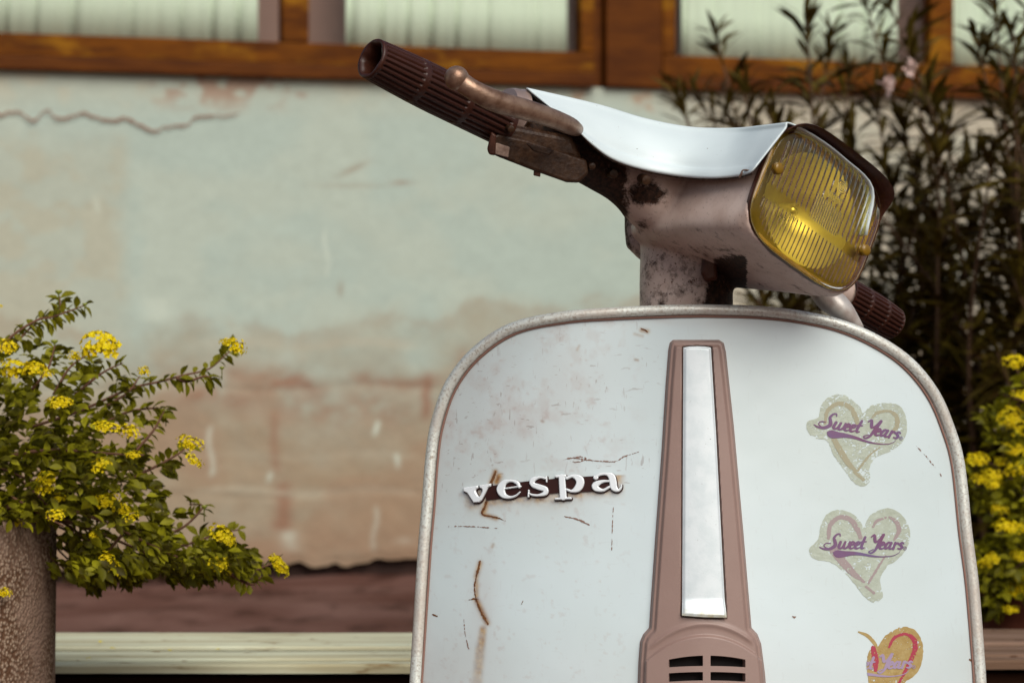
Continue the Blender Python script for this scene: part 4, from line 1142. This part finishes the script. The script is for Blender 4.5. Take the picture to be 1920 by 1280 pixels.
# ---- grips
def grip(tip, root, label, nseg=216, r0=.0235):
    tip = Vector(tip); root = Vector(root); ax = (root - tip).normalized(); L = (root - tip).length
    up = Vector((0, 0, 1)); s = ax.cross(up).normalized(); up = s.cross(ax)
    stn = 150; rings = []
    def prof(t):
        return r0 * (.90 + .15 * math.sin(min(t * 1.9, 1) * math.pi / 2) - .05 * t)
    for i in range(stn + 1):
        t = i / stn; ring = []
        R0 = prof(t)
        bands = [0.0, .30, .335, .635, .67, .97, 1.0]
        inrib = 0.0
        for a, b in ((.015, .30), (.335, .635), (.67, .97)):
            inrib = max(inrib, float(sstep(a, a + .012, t) * (1 - sstep(b - .012, b, t))))
        for k in range(nseg):
            th = 2 * math.pi * k / nseg
            g = .5 + .5 * math.cos(th * 24)
            cut = 1 - max(0.0, min(1.0, (g - .22) / .30))       # narrow grooves between flat ridges
            r = R0 - inrib * cut * .0026
            ring.append(tip + ax * (t * L) + (s * math.cos(th) + up * math.sin(th)) * r)
        rings.append(ring)
    v, f = loft(rings, cap=False)
    # rolled open end and the dark bore
    n0 = len(v)
    for r, d in ((.86, -.0015), (.74, -.001), (.66, .004), (.60, .03)):
        for k in range(nseg):
            th = 2 * math.pi * k / nseg
            hexr = 1 + .05 * math.cos(th * 6 + .5)
            v.append(tip + ax * d + (s * math.cos(th) + up * math.sin(th)) * (r0 * r * (hexr if r < .8 else 1)))
    prev = 0
    for q_ in range(4):
        cur = n0 + q_ * nseg
        for k in range(nseg):
            k2 = (k + 1) % nseg; f.append((prev + k, cur + k, cur + k2, prev + k2))
        prev = cur
    f.append(tuple(prev + k for k in range(nseg)))
    g = mk("rubber_grip", v, f, M_rubber, scooter)
    g['label'] = label
    bore = mk("grip_bore", [tip + ax * .028 + (s * math.cos(a) + up * math.sin(a)) * r0 * .62 for a in [2 * math.pi * k / 24 for k in range(24)]], [tuple(range(24))], M_hole, g)
    return g, tip, ax, L, s, up
g1 = grip(P(697, 110, 2.665), P(945, 233, 2.77), "dark ribbed rubber grip pointing up to the left with its open end showing")
g2 = grip(P(1672, 606, 3.045), P(1578, 551, 2.99), "dark ribbed rubber grip on the far side, behind the headlight", r0=.0215)

def turned(name, base, ax, prof, mat, parent, seg=48):
    ax = ax.normalized(); up = Vector((0, 0, 1)); s = ax.cross(up).normalized(); up = s.cross(ax)
    rings = [[base + ax * d + (s * math.cos(a) + up * math.sin(a)) * r for a in [2 * math.pi * k / seg for k in range(seg)]] for d, r in prof]
    v, f = loft(rings); o = mk(name, v, f, mat, parent)
    e = o.modifiers.new("e", 'EDGE_SPLIT'); e.split_angle = rad(45); return o
ax1 = g1[2]; rootp = P(950, 204, 2.80)
turned("grip_collar", rootp, ax1, [(-.004, .0215), (.002, .024), (.009, .0255), (.012, .0270), (.014, .0255), (.016, .023)], M("collar_metal", (.42, .31, .27, 1), .3, metal=.6), scooter)
turned("gear_sleeve", rootp + ax1 * .014, ax1, [(0, .0235), (.008, .024), (.012, .022), (.03, .021), (.05, .02)], M_steel, scooter)

# ---- front brake lever with its ball end
bl = [(857, 147, 2.640, .0098), (885, 168, 2.638, .0100), (930, 190, 2.650, .0112), (985, 206, 2.672, .0108), (1035, 222, 2.700, .0098), (1068, 236, 2.725, .0092), (1082, 243, 2.745, .0070)]
C = catmull(bl, 8)
vv, ff = tube_vf([P(*c[:3]) for c in C], [c[3] for c in C], 24)
lev = mk("brake_lever", vv, ff, M_lever, scooter)
c = P(856, 147, 2.637); rings = []
for k in range(1, 16):
    a = math.pi * k / 16; rings.append([c + Vector((math.sin(a) * math.cos(b), math.sin(a) * math.sin(b), math.cos(a))) * .0122 for b in [2 * math.pi * j / 32 for j in range(32)]])
vv, ff = loft(rings); mk("lever_ball", vv, ff, M_lever, lev)
# right lever: flat pale arm seen below the lamp
C = catmull([(1522, 538, 2.935, .007), (1548, 556, 2.925, .015), (1578, 580, 2.92, .014), (1612, 616, 2.93, .006)], 6)
vv, ff = tube_vf([P(*c[:3]) for c in C], [c[3] for c in C], 20, squash=.9)
mk("brake_lever", vv, ff, alu_mat("pale_lever_aluminium", (.62, .58, .54, 1), (.48, .40, .36, 1), .4, .3), scooter)

# ---- switch box under the left arm
def prism(name, poly, d0, d1, mat, parent, bev=.002, slope=0.0):
    n = len(poly); v = []
    for dd in (d0, d1):
        for (x, y) in poly: v.append(P(x, y, dd + slope * (x - poly[0][0])))
    f = [tuple(range(n))[::-1], tuple(range(n, 2 * n))] + [(j, (j + 1) % n, (j + 1) % n + n, j + n) for j in range(n)]
    o = mk(name, v, f, mat, parent, smooth=False)
    b = o.modifiers.new("b", 'BEVEL'); b.width = bev; b.segments = 3; return o
sw = prism("switch_box", [(917, 262), (932, 250), (990, 262), (1100, 300), (1103, 326), (1086, 343), (1062, 342), (1000, 320), (936, 295), (917, 286)], 2.742, 2.80, M_steel, scooter, .003, .00022)
prism("switch_end_cap", [(913, 280), (921, 246), (931, 254), (929, 292), (917, 290)], 2.738, 2.79, M_bezel, sw, .002)
prism("switch_plate", [(924, 270), (932, 268), (956, 276), (953, 296), (925, 288)], 2.7385, 2.7415, M_lite, sw, .0008, .00022)
prism("switch_button", [(1001, 316), (1014, 321), (1013, 332), (1000, 329)], 2.765, 2.775, M_bezel, sw, .001)
prism("lever_bracket", [(905, 222), (1075, 256), (1092, 300), (1000, 290), (930, 264)], 2.745, 2.79, M_steel, scooter, .006, .0002)
prism("bracket_plate", [(985, 268), (1040, 282), (1030, 292), (1000, 284)], 2.735, 2.742, M_steel, scooter, .0015, .0002)
# bolts and casting bosses on the underside of the arm
for x, y, d, r in ((1212, 338, 2.812, .0055), (1150, 326, 2.812, .005), (1110, 312, 2.790, .004), (958, 242, 2.735, .004)):
    turned("bolt_head", P(x, y, d), Vector((-.2, 1, .15)), [(-.002, r * .5), (-.0015, r * .9), (.001, r), (.02, r)], M_lite if r > .006 else M_steel, scooter, 16)
prism("neck_recess_shade", [(1316, 478), (1344, 484), (1346, 524), (1322, 530), (1314, 512)], 2.868, 2.93, M_bezel, scooter, .004)  # dark block added in place of the shaded recess beside the neck

# ---- the rest of the scooter, behind and below the leg shield
def ell(name, c, r, mat, e=2.4, n=28, zcut=None):
    rings = []
    for i in range(1, n):
        a = math.pi * i / n; zz = -math.copysign(abs(math.cos(a)) ** (2 / e), math.cos(a)); rr = abs(math.sin(a)) ** (2 / e)
        rings.append([Vector(c) + Vector((r[0] * rr * sup(2 * math.pi * k / 40, 1, 1, e)[0], r[1] * rr * sup(2 * math.pi * k / 40, 1, 1, e)[1], r[2] * zz)) for k in range(40)])
    v, f = loft(rings); return mk(name, v, f, mat, scooter)
M_body = M("white_body_paint", (.58, .62, .62, 1), .35, coat=.2)
ell("rear_body", (.2, 3.52, .50), (.19, .36, .20), M_body, 2.8)
ell("side_cowl", (.06, 3.55, .42), (.09, .24, .15), M_body)
ell("side_cowl", (.34, 3.55, .42), (.09, .24, .15), M_body)
ell("seat", (.2, 3.46, .715), (.11, .30, .045), M_seat, 3)
box("floorboard", .03, .37, 2.80, 3.25, .19, .21, M_body, scooter, .006)
ell("front_mudguard", (.2, 2.60, .29), (.088, .25, .138), M_body, 2.6)
def wheel(cy):
    rings = []
    for k in range(48):
        a = 2 * math.pi * k / 48
        rings.append([Vector((.2 + .042 * math.cos(b), cy + (.165 + .042 * math.sin(b)) * math.cos(a), .207 + (.165 + .042 * math.sin(b)) * math.sin(a))) for b in [2 * math.pi * j / 16 for j in range(16)]])
    v, f = loft(rings + [rings[0]], cap=False)
    wo = mk("wheel", v, f, M_tyre, scooter)
    vv, ff = tube_vf([(.17, cy, .207), (.175, cy, .207), (.225, cy, .207), (.23, cy, .207)], [.06, .128, .128, .06], 32)
    mk("rim", vv, ff, M_trim, wo)
wheel(2.60); wheel(3.62)
vv, ff = tube_vf([P(1287, 600, 2.935), Vector((.2, 2.925, .5)), Vector((.2, 2.90, .24))], [.045, .035, .03], 24)
mk("steering_column", vv, ff, M_body, scooter)

dull(M_wood, M_wood_d, M_conc, M_soil, M_terra, M_slat, M_slat2, M_bleg, M_room, M_curt, v=.1)
dull(M_steel, M_cast, M_bezel, M_badge, v=.25)
# ------------------------------------------------------------------ plants
def leaf_template(w=.5, fold=.12, bend=.12, rows=5):
    """unit leaf along +X, width w, normal +Z"""
    v = []; f = []
    prof = [0.05, .62, 1.0, .78, .02] if rows == 5 else [.1, .7, 1.0, .95, .6, .03]
    for i, pr in enumerate(prof):
        t = i / (len(prof) - 1)
        z = -bend * t * t
        v += [(t, -w / 2 * pr, z + fold * pr * w), (t, 0, z), (t, w / 2 * pr, z + fold * pr * w)]
    for i in range(len(prof) - 1):
        a = 3 * i; f += [(a, a + 3, a + 4, a + 1), (a + 1, a + 4, a + 5, a + 2)]
    return np.array(v), f

def leaf_matrix(pos, d, scale, roll):
    d = Vector(d).normalized(); up = Vector((0, 0, 1)) if abs(d.z) < .95 else Vector((0, 1, 0))
    s = up.cross(d).normalized(); u = d.cross(s)
    m = Matrix((d, s, u)).transposed().to_4x4() @ Matrix.Rotation(roll, 4, 'X')
    return Matrix.Translation(Vector(pos)) @ m @ Matrix.Scale(scale, 4)

def foliage_mesh(name, tmpl, mats_, mat, parent):
    tv, tf = tmpl
    allv = []; allf = []; n = len(tv)
    hv = np.hstack([tv, np.ones((n, 1))])
    for k, m in enumerate(mats_):
        allv.append((np.array(m) @ hv.T).T[:, :3]); allf += [tuple(i + k * n for i in q_) for q_ in tf]
    o = mk(name, np.vstack(allv), allf, mat, parent); o['kind'] = "stuff"; return o

def leaf_mat(name, c0, c1, c2, trans=.25):
    m = M(name, c0, .5, spec=.18); g = N(m)
    oi = g.new("ShaderNodeObjectInfo")
    geo = g.new("ShaderNodeNewGeometry")
    c = g.mix(g.ramp(geo.outputs["Random Per Island"], .2, .8), c0, c1)
    c = g.mix(g.ramp(g.noise(25, 3), .48, .62), c, c2)
    g.link(c, g.b.inputs["Base Color"])
    t = g.t; tr = t.nodes.new("ShaderNodeBsdfTranslucent"); mx = t.nodes.new("ShaderNodeMixShader"); out = t.nodes["Material Output"]
    g.link(c, tr.inputs[0]); mx.inputs[0].default_value = trans
    g.link(g.b.outputs[0], mx.inputs[1]); g.link(tr.outputs[0], mx.inputs[2]); g.link(mx.outputs[0], out.inputs[0])
    return m
M_lleaf = leaf_mat("lantana_leaf", (.12, .115, .005, 1), (.34, .32, .012, 1), (.060, .048, .004, 1), .36)
M_twig = M("brown_twig", (.12, .05, .025, 1), .8)
M_yel = leaf_mat("yellow_petals", (.66, .52, .004, 1), (.78, .66, .008, 1), (.50, .32, .003, 1), .15)
M_bud = M("green_bud", (.22, .24, .02, 1), .6)

def flower_mesh(seed, n=62):
    """domed head of little four-lobed florets, unit radius"""
    r = random.Random(seed); v = []; f = []
    for k in range(n):
        t = (k + .5) / n; ph = k * 2.39996; th = math.acos(1 - t * .92)
        if r.random() < .12: continue
        nrm_ = Vector((math.sin(th) * math.cos(ph), math.sin(th) * math.sin(ph), math.cos(th)))
        c = nrm_ * r.uniform(.70, 1.08) * (1 + .16 * math.sin(ph * 2 + seed)); c.z *= .75
        nrm_ = (nrm_ + Vector((r.uniform(-.25, .25), r.uniform(-.25, .25), r.uniform(-.1, .3)))).normalized()
        s = nrm_.orthogonal().normalized(); u = nrm_.cross(s); o = len(v); sz = r.uniform(.15, .27); a0 = r.uniform(0, 6)
        v.append(c - nrm_ * .06)
        for j in range(8):
            a = a0 + j * math.pi / 4; rr = sz if j % 2 == 0 else sz * .62
            v.append(c + (s * math.cos(a) + u * math.sin(a)) * rr + nrm_ * r.uniform(0, .05))
        for j in range(8): f.append((o, o + 1 + j, o + 1 + (j + 1) % 8))
    o = len(v)                                                     # green cup below
    for j in range(10): v.append(Vector((.35 * math.cos(j * .628), .35 * math.sin(j * .628), .1)))
    v.append(Vector((0, 0, -.35)))
    for j in range(10): f.append((o + j, o + (j + 1) % 10, o + 10))
    me = bpy.data.meshes.new("flower_head"); me.from_pydata([tuple(p) for p in v], [], f)
    me.materials.append(M_yel); return me
FM = [flower_mesh(s, n_) for s, n_ in enumerate((62, 44, 54, 36, 66, 48, 40))]
def inst(name, me, mat4, parent):
    o = bpy.data.objects.new(name, me); COL.objects.link(o)
    o.parent = parent; o.matrix_parent_inverse = parent_world(parent).inverted(); o.matrix_basis = mat4
    return o
def mesh_from(tmpl, name, mat):
    me = bpy.data.meshes.new(name); me.from_pydata([tuple(p) for p in tmpl[0]], [], tmpl[1]); me.polygons.foreach_set("use_smooth", [True] * len(me.polygons)); me.materials.append(mat); return me

def lantana(root, base, vols, twigs, flowers, buds, dmid, ddep, n_in, rnd, leaf_px=30, n_obj=240):
    scale = leaf_px / F * dmid
    T = leaf_template(.55, .20, .28)
    inner = []; outer = []; tw = []
    base = Vector(base)
    def inside(px, py):
        return any(((px - cx) / rx) ** 2 + ((py - cy) / ry) ** 2 < 1 for cx, cy, rx, ry in vols)
    # visible shoots with paired leaves
    for pts in twigs:
        d0 = dmid + rnd.uniform(-.12, .05)
        C = catmull([(x, y, d0 + i * .01) for i, (x, y) in enumerate(pts)], 8)
        pv = [P(*c) for c in C]; tw.append((pv, [.0022 - .0014 * i / len(pv) for i in range(len(pv))]))
        for i in range(1, len(pv), 2):
            dirn = (pv[i] - pv[i - 1]).normalized()
            for sgn in (-1, 1):
                if rnd.random() < .12: continue
                side = dirn.cross(Vector((rnd.uniform(-.4, .4), -1, rnd.uniform(-.3, .3)))).normalized() * sgn
                d = dirn * rnd.uniform(.3, .9) + side * rnd.uniform(.5, 1) + Vector((0, rnd.uniform(-.5, .5), -.25))
                outer.append(leaf_matrix(pv[i], d, scale * rnd.uniform(.6, 1.15), rnd.uniform(-.8, .8)))
    # mass of leaves filling the bush
    tries = 0
    while len(inner) < n_in and tries < n_in * 30:
        tries += 1
        vx = rnd.choice(vols); a = rnd.uniform(0, 6.283); rr = rnd.random() ** .45
        px = vx[0] + vx[2] * rr * math.cos(a); py = vx[1] + vx[3] * rr * math.sin(a)
        nz = mnoise.noise(Vector((px / 42, py / 42, 1.7)))
        if rr > .66 and nz < .06: continue
        if nz < -.36: continue
        dd = dmid + ddep * rnd.uniform(-1, 1) * math.sqrt(max(.05, 1 - rr * rr))
        p = P(px, py, dd); out = (p - base).normalized()
        d = out + Vector((rnd.uniform(-.9, .9), rnd.uniform(-.9, .9), rnd.uniform(-.9, .6)))
        inner.append(leaf_matrix(p, d, scale * rnd.uniform(.55, 1.2), rnd.uniform(-1.2, 1.2)))
    inner.sort(key=lambda m: m.translation.y)
    big = outer + inner[:max(0, n_obj - len(outer))]
    rest = inner[max(0, n_obj - len(outer)):]
    lm = mesh_from(T, "leaf", M_lleaf)
    for m in big: inst("leaf", lm, m, root)
    foliage_mesh("foliage", T, rest, M_lleaf, root)
    # branches from the pot to the volume
    for k in range(15):
        vx = rnd.choice(vols); a = rnd.uniform(0, 6.283); rr = rnd.uniform(.3, .95)
        tip = P(vx[0] + vx[2] * rr * math.cos(a), vx[1] + vx[3] * rr * math.sin(a), dmid + ddep * rnd.uniform(-.8, .8))
        mid = base.lerp(tip, .5) + Vector((rnd.uniform(-.03, .03), rnd.uniform(-.03, .03), .05))
        C = catmull([base + Vector((rnd.uniform(-.03, .03), rnd.uniform(-.03, .03), 0)), mid, tip], 7)
        tw.append(([Vector(c) for c in C], [.0042 - .0032 * i / len(C) for i in range(len(C))]))
    vv, ff = [], []
    for pv, rr in tw:
        a, b = tube_vf(pv, rr, 5); o = len(vv); vv += a; ff += [tuple(i + o for i in q_) for q_ in b]
    mk("branches", vv, ff, M_twig, root)
    for k, fl in enumerate(flowers):
        px, py, r = fl[:3]; tx = fl[3] if len(fl) > 3 else 0
        r_m = 1.04 * r / F * dmid; p = P(px, py + r * .25, dmid - ddep * rnd.uniform(.5, 1.05))
        rot = Matrix.Rotation(rnd.uniform(.25, .6), 4, 'X') @ Matrix.Rotation(rad(tx), 4, 'Y') @ Matrix.Rotation(rnd.uniform(0, 6), 4, 'Z') @ Matrix.Diagonal((rnd.uniform(.8, 1.2), rnd.uniform(.8, 1.15), rnd.uniform(.6, 1.1), 1))
        inst("flower_head", FM[k % len(FM)], Matrix.Translation(p) @ rot @ Matrix.Scale(r_m, 4), root)
    bv, bf = [], []
    for px, py, r in buds:
        c = P(px, py, dmid - .02); rr = r / F * dmid
        vvb, ffb = tube_vf([c + Vector((0, 0, rr * .6)), c + Vector((0, 0, rr * .5)), c, c - Vector((0, 0, rr * .6)), c - Vector((0, 0, rr * 4.5))], [rr * .4, rr, rr * .9, rr * .2, rr * .15], 8)
        ob = mk("flower_bud", vvb, ffb, M_bud, root)

rl = random.Random(11)
lan1 = empty("lantana_bush", (-.843, 3.45, .55), "yellow flowering lantana bush spilling out of the concrete planter at the left", "bush")
lantana(lan1, (-.80, 3.45, .56), [(20, 790, 230, 145), (110, 850, 215, 165), (200, 940, 150, 120), (290, 1030, 170, 62), (170, 1060, 95, 42), (-120, 850, 200, 200), (380, 1050, 90, 40), (60, 900, 190, 110), (10, 960, 90, 45)],
  [[(-30, 690), (20, 632), (70, 600), (95, 595), (130, 583), (160, 572)], [(-20, 660), (30, 640), (60, 612), (90, 600)], [(100, 600), (112, 580), (112, 556)], [(60, 800), (150, 770), (240, 730), (300, 715), (345, 703), (390, 692), (420, 668), (440, 650)],
   [(330, 708), (350, 715), (385, 705), (398, 712)], [(180, 800), (240, 772), (290, 765), (310, 770)], [(250, 850), (285, 810), (300, 785), (308, 770)], [(240, 900), (300, 870), (335, 850), (352, 835)], [(200, 760), (240, 735), (262, 705)],
   [(280, 1010), (340, 990), (380, 950), (355, 945)], [(260, 1040), (350, 1020), (410, 1000), (450, 992)], [(300, 1070), (400, 1080), (460, 1075), (500, 1060), (518, 1056)], [(330, 1060), (390, 1040), (420, 1050)], [(100, 960), (62, 920), (40, 900)],
   [(62, 950), (72, 1000), (90, 1040), (120, 1065)], [(100, 740), (130, 690), (170, 660)], [(60, 730), (90, 690), (103, 648)], [(140, 740), (190, 700), (230, 680)], [(430, 1075), (470, 1095), (490, 1080)], [(230, 1000), (200, 1040), (195, 1075)]],
  [(188, 643, 38, 0), (440, 648, 21, 35), (427, 640, 12, 0), (270, 695, 14), (112, 752, 21), (14, 650, 22), (30, 690, 28), (64, 688, 24), (88, 700, 13), (200, 798, 20), (244, 808, 20), (356, 828, 21, 10), (362, 860, 20, 40), (190, 870, 20), (88, 893, 21), (86, 912, 20), (112, 930, 16),
   (105, 962, 21), (198, 935, 20), (228, 952, 22), (246, 965, 16), (28, 980, 13), (412, 997, 24, 25), (426, 1010, 14, 40), (410, 1053, 21, 25), (424, 1064, 12, 40), (200, 1046, 18, 30), (212, 1064, 20, 40), (522, 1056, 22, 50), (514, 1044, 12), (8, 1110, 12), (140, 665, 13), (250, 850, 14), (178, 1000, 12), (-2, 574, 8)],
  [(110, 548, 7), (102, 641, 7), (159, 571, 5), (311, 772, 6), (416, 690, 5), (383, 950, 6), (30, 925, 6), (165, 905, 7), (95, 820, 5), (125, 990, 6)], 3.47, .20, 6200, rl, leaf_px=28)

lan2 = empty("lantana_bush", (.99, 4.62, .38), "yellow flowering lantana bush in the dark pot at the right edge", "bush")
lantana(lan2, (.97, 4.62, .38), [(1900, 900, 85, 160), (1990, 850, 120, 200), (1930, 1050, 90, 95), (1980, 1000, 130, 150), (1865, 1080, 50, 70), (2080, 950, 120, 180)],
  [[(1960, 800), (1930, 740), (1905, 690)], [(1940, 760), (1900, 745), (1880, 740)], [(1900, 900), (1860, 870), (1835, 862)]],
  [(1904, 676, 22), (1918, 738, 18), (1893, 778, 24), (1912, 800, 22), (1832, 858, 20), (1862, 888, 16), (1878, 862, 18), (1900, 840, 18), (1838, 895, 18), (1862, 905, 18), (1905, 880, 20), (1873, 955, 17), (1888, 985, 24), (1910, 990, 22), (1848, 1055, 16), (1860, 1045, 15), (1900, 1105, 24), (1915, 1080, 18), (1912, 1040, 14), (1895, 1140, 16), (1960, 760, 26), (1990, 880, 28), (2010, 1000, 26)],
  [], 4.55, .18, 3200, rl, leaf_px=26, n_obj=150)

# ---- oleander
M_oleaf = leaf_mat("oleander_leaf", (.045, .030, .004, 1), (.12, .088, .010, 1), (.028, .012, .003, 1), .18)
M_ostem = M("oleander_stem", (.085, .042, .018, 1), .8)
M_pink = leaf_mat("pale_pink_petals", (.70, .52, .46, 1), (.76, .60, .54, 1), (.66, .45, .40, 1), .2)
OT = leaf_template(.15, .10, .30)
OLM = mesh_from(OT, "leaf", M_oleaf)
def blossom_mesh():
    v = []; f = []
    for k in range(5):
        a = k * 2 * math.pi / 5
        o = len(v)
        for t, wd in ((0.0, .1), (.5, .42), (1.0, .30)):
            d = Vector((math.cos(a), math.sin(a), .35 * t)); s = Vector((-math.sin(a), math.cos(a), 0))
            v += [d * t + s * wd, d * t - s * wd]
        f += [(o, o + 1, o + 3, o + 2), (o + 2, o + 3, o + 5, o + 4)]
    me = bpy.data.meshes.new("blossom"); me.from_pydata([tuple(p) for p in v], [], f); me.materials.append(M_pink); return me
BL = blossom_mesh()

def oleander(label, base_px, d, tips, rnd, leaf_m=.135, n_obj=150, blossoms=()):
    x = (base_px - 960) / F * d
    root = empty("oleander_shrub", (x, d, 0), label, "shrub", None)
    leaves = []; stems = []
    for (tx, ty) in tips:
        dd = d + rnd.uniform(-.45, .45)
        tip = P(tx, ty, dd); b = Vector((x + rnd.uniform(-.18, .18), d + rnd.uniform(-.12, .12), 0.0))
        mid = b.lerp(tip, .55) + Vector(((x - tip.x) * .28 + rnd.uniform(-.12, .12), rnd.uniform(-.1, .1), .04))
        C = catmull([b, mid, tip], 22); pv = [Vector(c) for c in C]
        stems.append((pv, [.010 - .0078 * i / len(pv) for i in range(len(pv))]))
        L = len(pv)
        for i in range(int(L * .20), L):
            t = (i - L * .30) / (L * .70)
            dirn = (pv[i] - pv[i - 1]).normalized(); n = 3 if t < .9 else 6
            a0 = rnd.uniform(0, 6.28)
            s = dirn.orthogonal().normalized(); u = dirn.cross(s)
            for j in range(n):
                if rnd.random() < .10: continue
                a = a0 + j * 2.09 + rnd.uniform(-.3, .3)
                side = s * math.cos(a) + u * math.sin(a)
                open_ = rnd.uniform(.6, 1.7) if t < .85 else rnd.uniform(.2, .9)
                dv = dirn * rnd.uniform(.5, 1.0) + side * open_
                leaves.append((t, leaf_matrix(pv[i], dv, leaf_m * rnd.uniform(.65, 1.15) * (1 if t < .85 else .75), rnd.uniform(-.5, .5))))
    leaves.sort(key=lambda q_: -q_[0])
    for t, m in leaves[:n_obj]: inst("leaf", OLM, m, root)
    if len(leaves) > n_obj: foliage_mesh("foliage", OT, [m for t, m in leaves[n_obj:]], M_oleaf, root)
    for pv, rr in stems:
        vv, ff = tube_vf(pv, rr, 6); mk("stem", vv, ff, M_ostem, root)
    for (px, py, r) in blossoms:
        for q_ in range(4):
            p = P(px + rnd.uniform(-r, r), py + rnd.uniform(-r, r), d - .35)
            inst("blossom", BL, Matrix.Translation(p) @ Matrix.Rotation(rnd.uniform(0, 2), 4, 'X') @ Matrix.Rotation(rnd.uniform(0, 6), 4, 'Y') @ Matrix.Scale(.018, 4), root)
    return root
ro = random.Random(23)
oleander("tall dark oleander with sparse shoots rising just behind the headlight", 1560, 7.0,
  [(1342, 66), (1300, 175), (1395, 175), (1440, 190), (1512, 40), (1560, 72), (1590, 130), (1470, 260), (1360, 215), (1270, 185), (1420, 560), (1480, 590), (1540, 380), (1600, 260), (1610, 430)], ro)
oleander("dense dark oleander filling the background right of the headlight", 1760, 6.7,
  [(1625, 10), (1655, -30), (1700, 90), (1740, 180), (1690, 220), (1640, 180), (1780, 240), (1660, 330), (1720, 330), (1790, 330), (1650, 480), (1700, 520), (1760, 450), (1800, 560), (1690, 640), (1740, 600), (1830, 420), (1600, 330), (1640, 560), (1780, 700), (1720, 720), (1820, 640), (1760, 300), (1690, 420), (1830, 300)], ro,
  blossoms=((1662, 155, 16), (1712, 125, 10)))
oleander("oleander with long drooping leaves at the right edge of the wall", 1960, 6.5,
  [(1862, 0), (1832, 75), (1900, 60), (1935, -20), (1890, 190), (1940, 150), (1980, 60), (1860, 280), (1920, 300), (1960, 380), (1870, 420), (1900, 520), (1850, 560), (1930, 600), (1870, 660), (1980, 250), (2020, 100), (2040, 400), (1990, 520), (2060, 240), (1900, 720), (1840, 740)], ro)

# ---- weeds at the foot of the wall and fallen petals
wv = []
for k in range(260):
    px = R.uniform(150, 400); x = wx(px) + R.uniform(-.05, .05); b = Vector((x, WA + WB * x - R.uniform(.05, .25), R.uniform(0, .06)))
    wv.append(leaf_matrix(b, (R.uniform(-1, 1), R.uniform(-1, .2), R.uniform(.2, 1)), R.uniform(.03, .07), R.uniform(-1, 1)))
wd = foliage_mesh("weeds", leaf_template(.4), wv, M_oleaf, None)
tag(wd, "dark low weeds growing along the foot of the wall", "weeds", kind="stuff")
wr = []
for k, (px, py) in enumerate(((188, 1205), (211, 1217), (318, 1221), (409, 1219), (166, 1236))):
    # on the pale bench top
    d = F * (CAMH - .362) / (py - HY); p = P(px, py, d)
    me = bpy.data.meshes.new("petal"); vs = []
    for j in range(8):
        a = j * math.pi / 4; r = .0045 if j % 2 == 0 else .0028; vs.append((r * math.cos(a), r * math.sin(a), .0018 * (j % 2)))
    me.from_pydata(vs, [], [tuple(range(8))]); me.materials.append(M_yel)
    o = bpy.data.objects.new("fallen_petal", me); o.location = (p.x, p.y, .3635); o.rotation_euler = (.2, .1, k); COL.objects.link(o)
    tag(o, ("tiny yellow petal on the pale bench, second from the planter", "tiny yellow petal on the pale bench, third from the planter", "fallen yellow petal on the bench gap, second from the right", "rightmost of the yellow petals fallen on the pale bench", "yellow petal on the pale bench nearest the concrete planter")[k], "petal", "petals fallen on the bench")
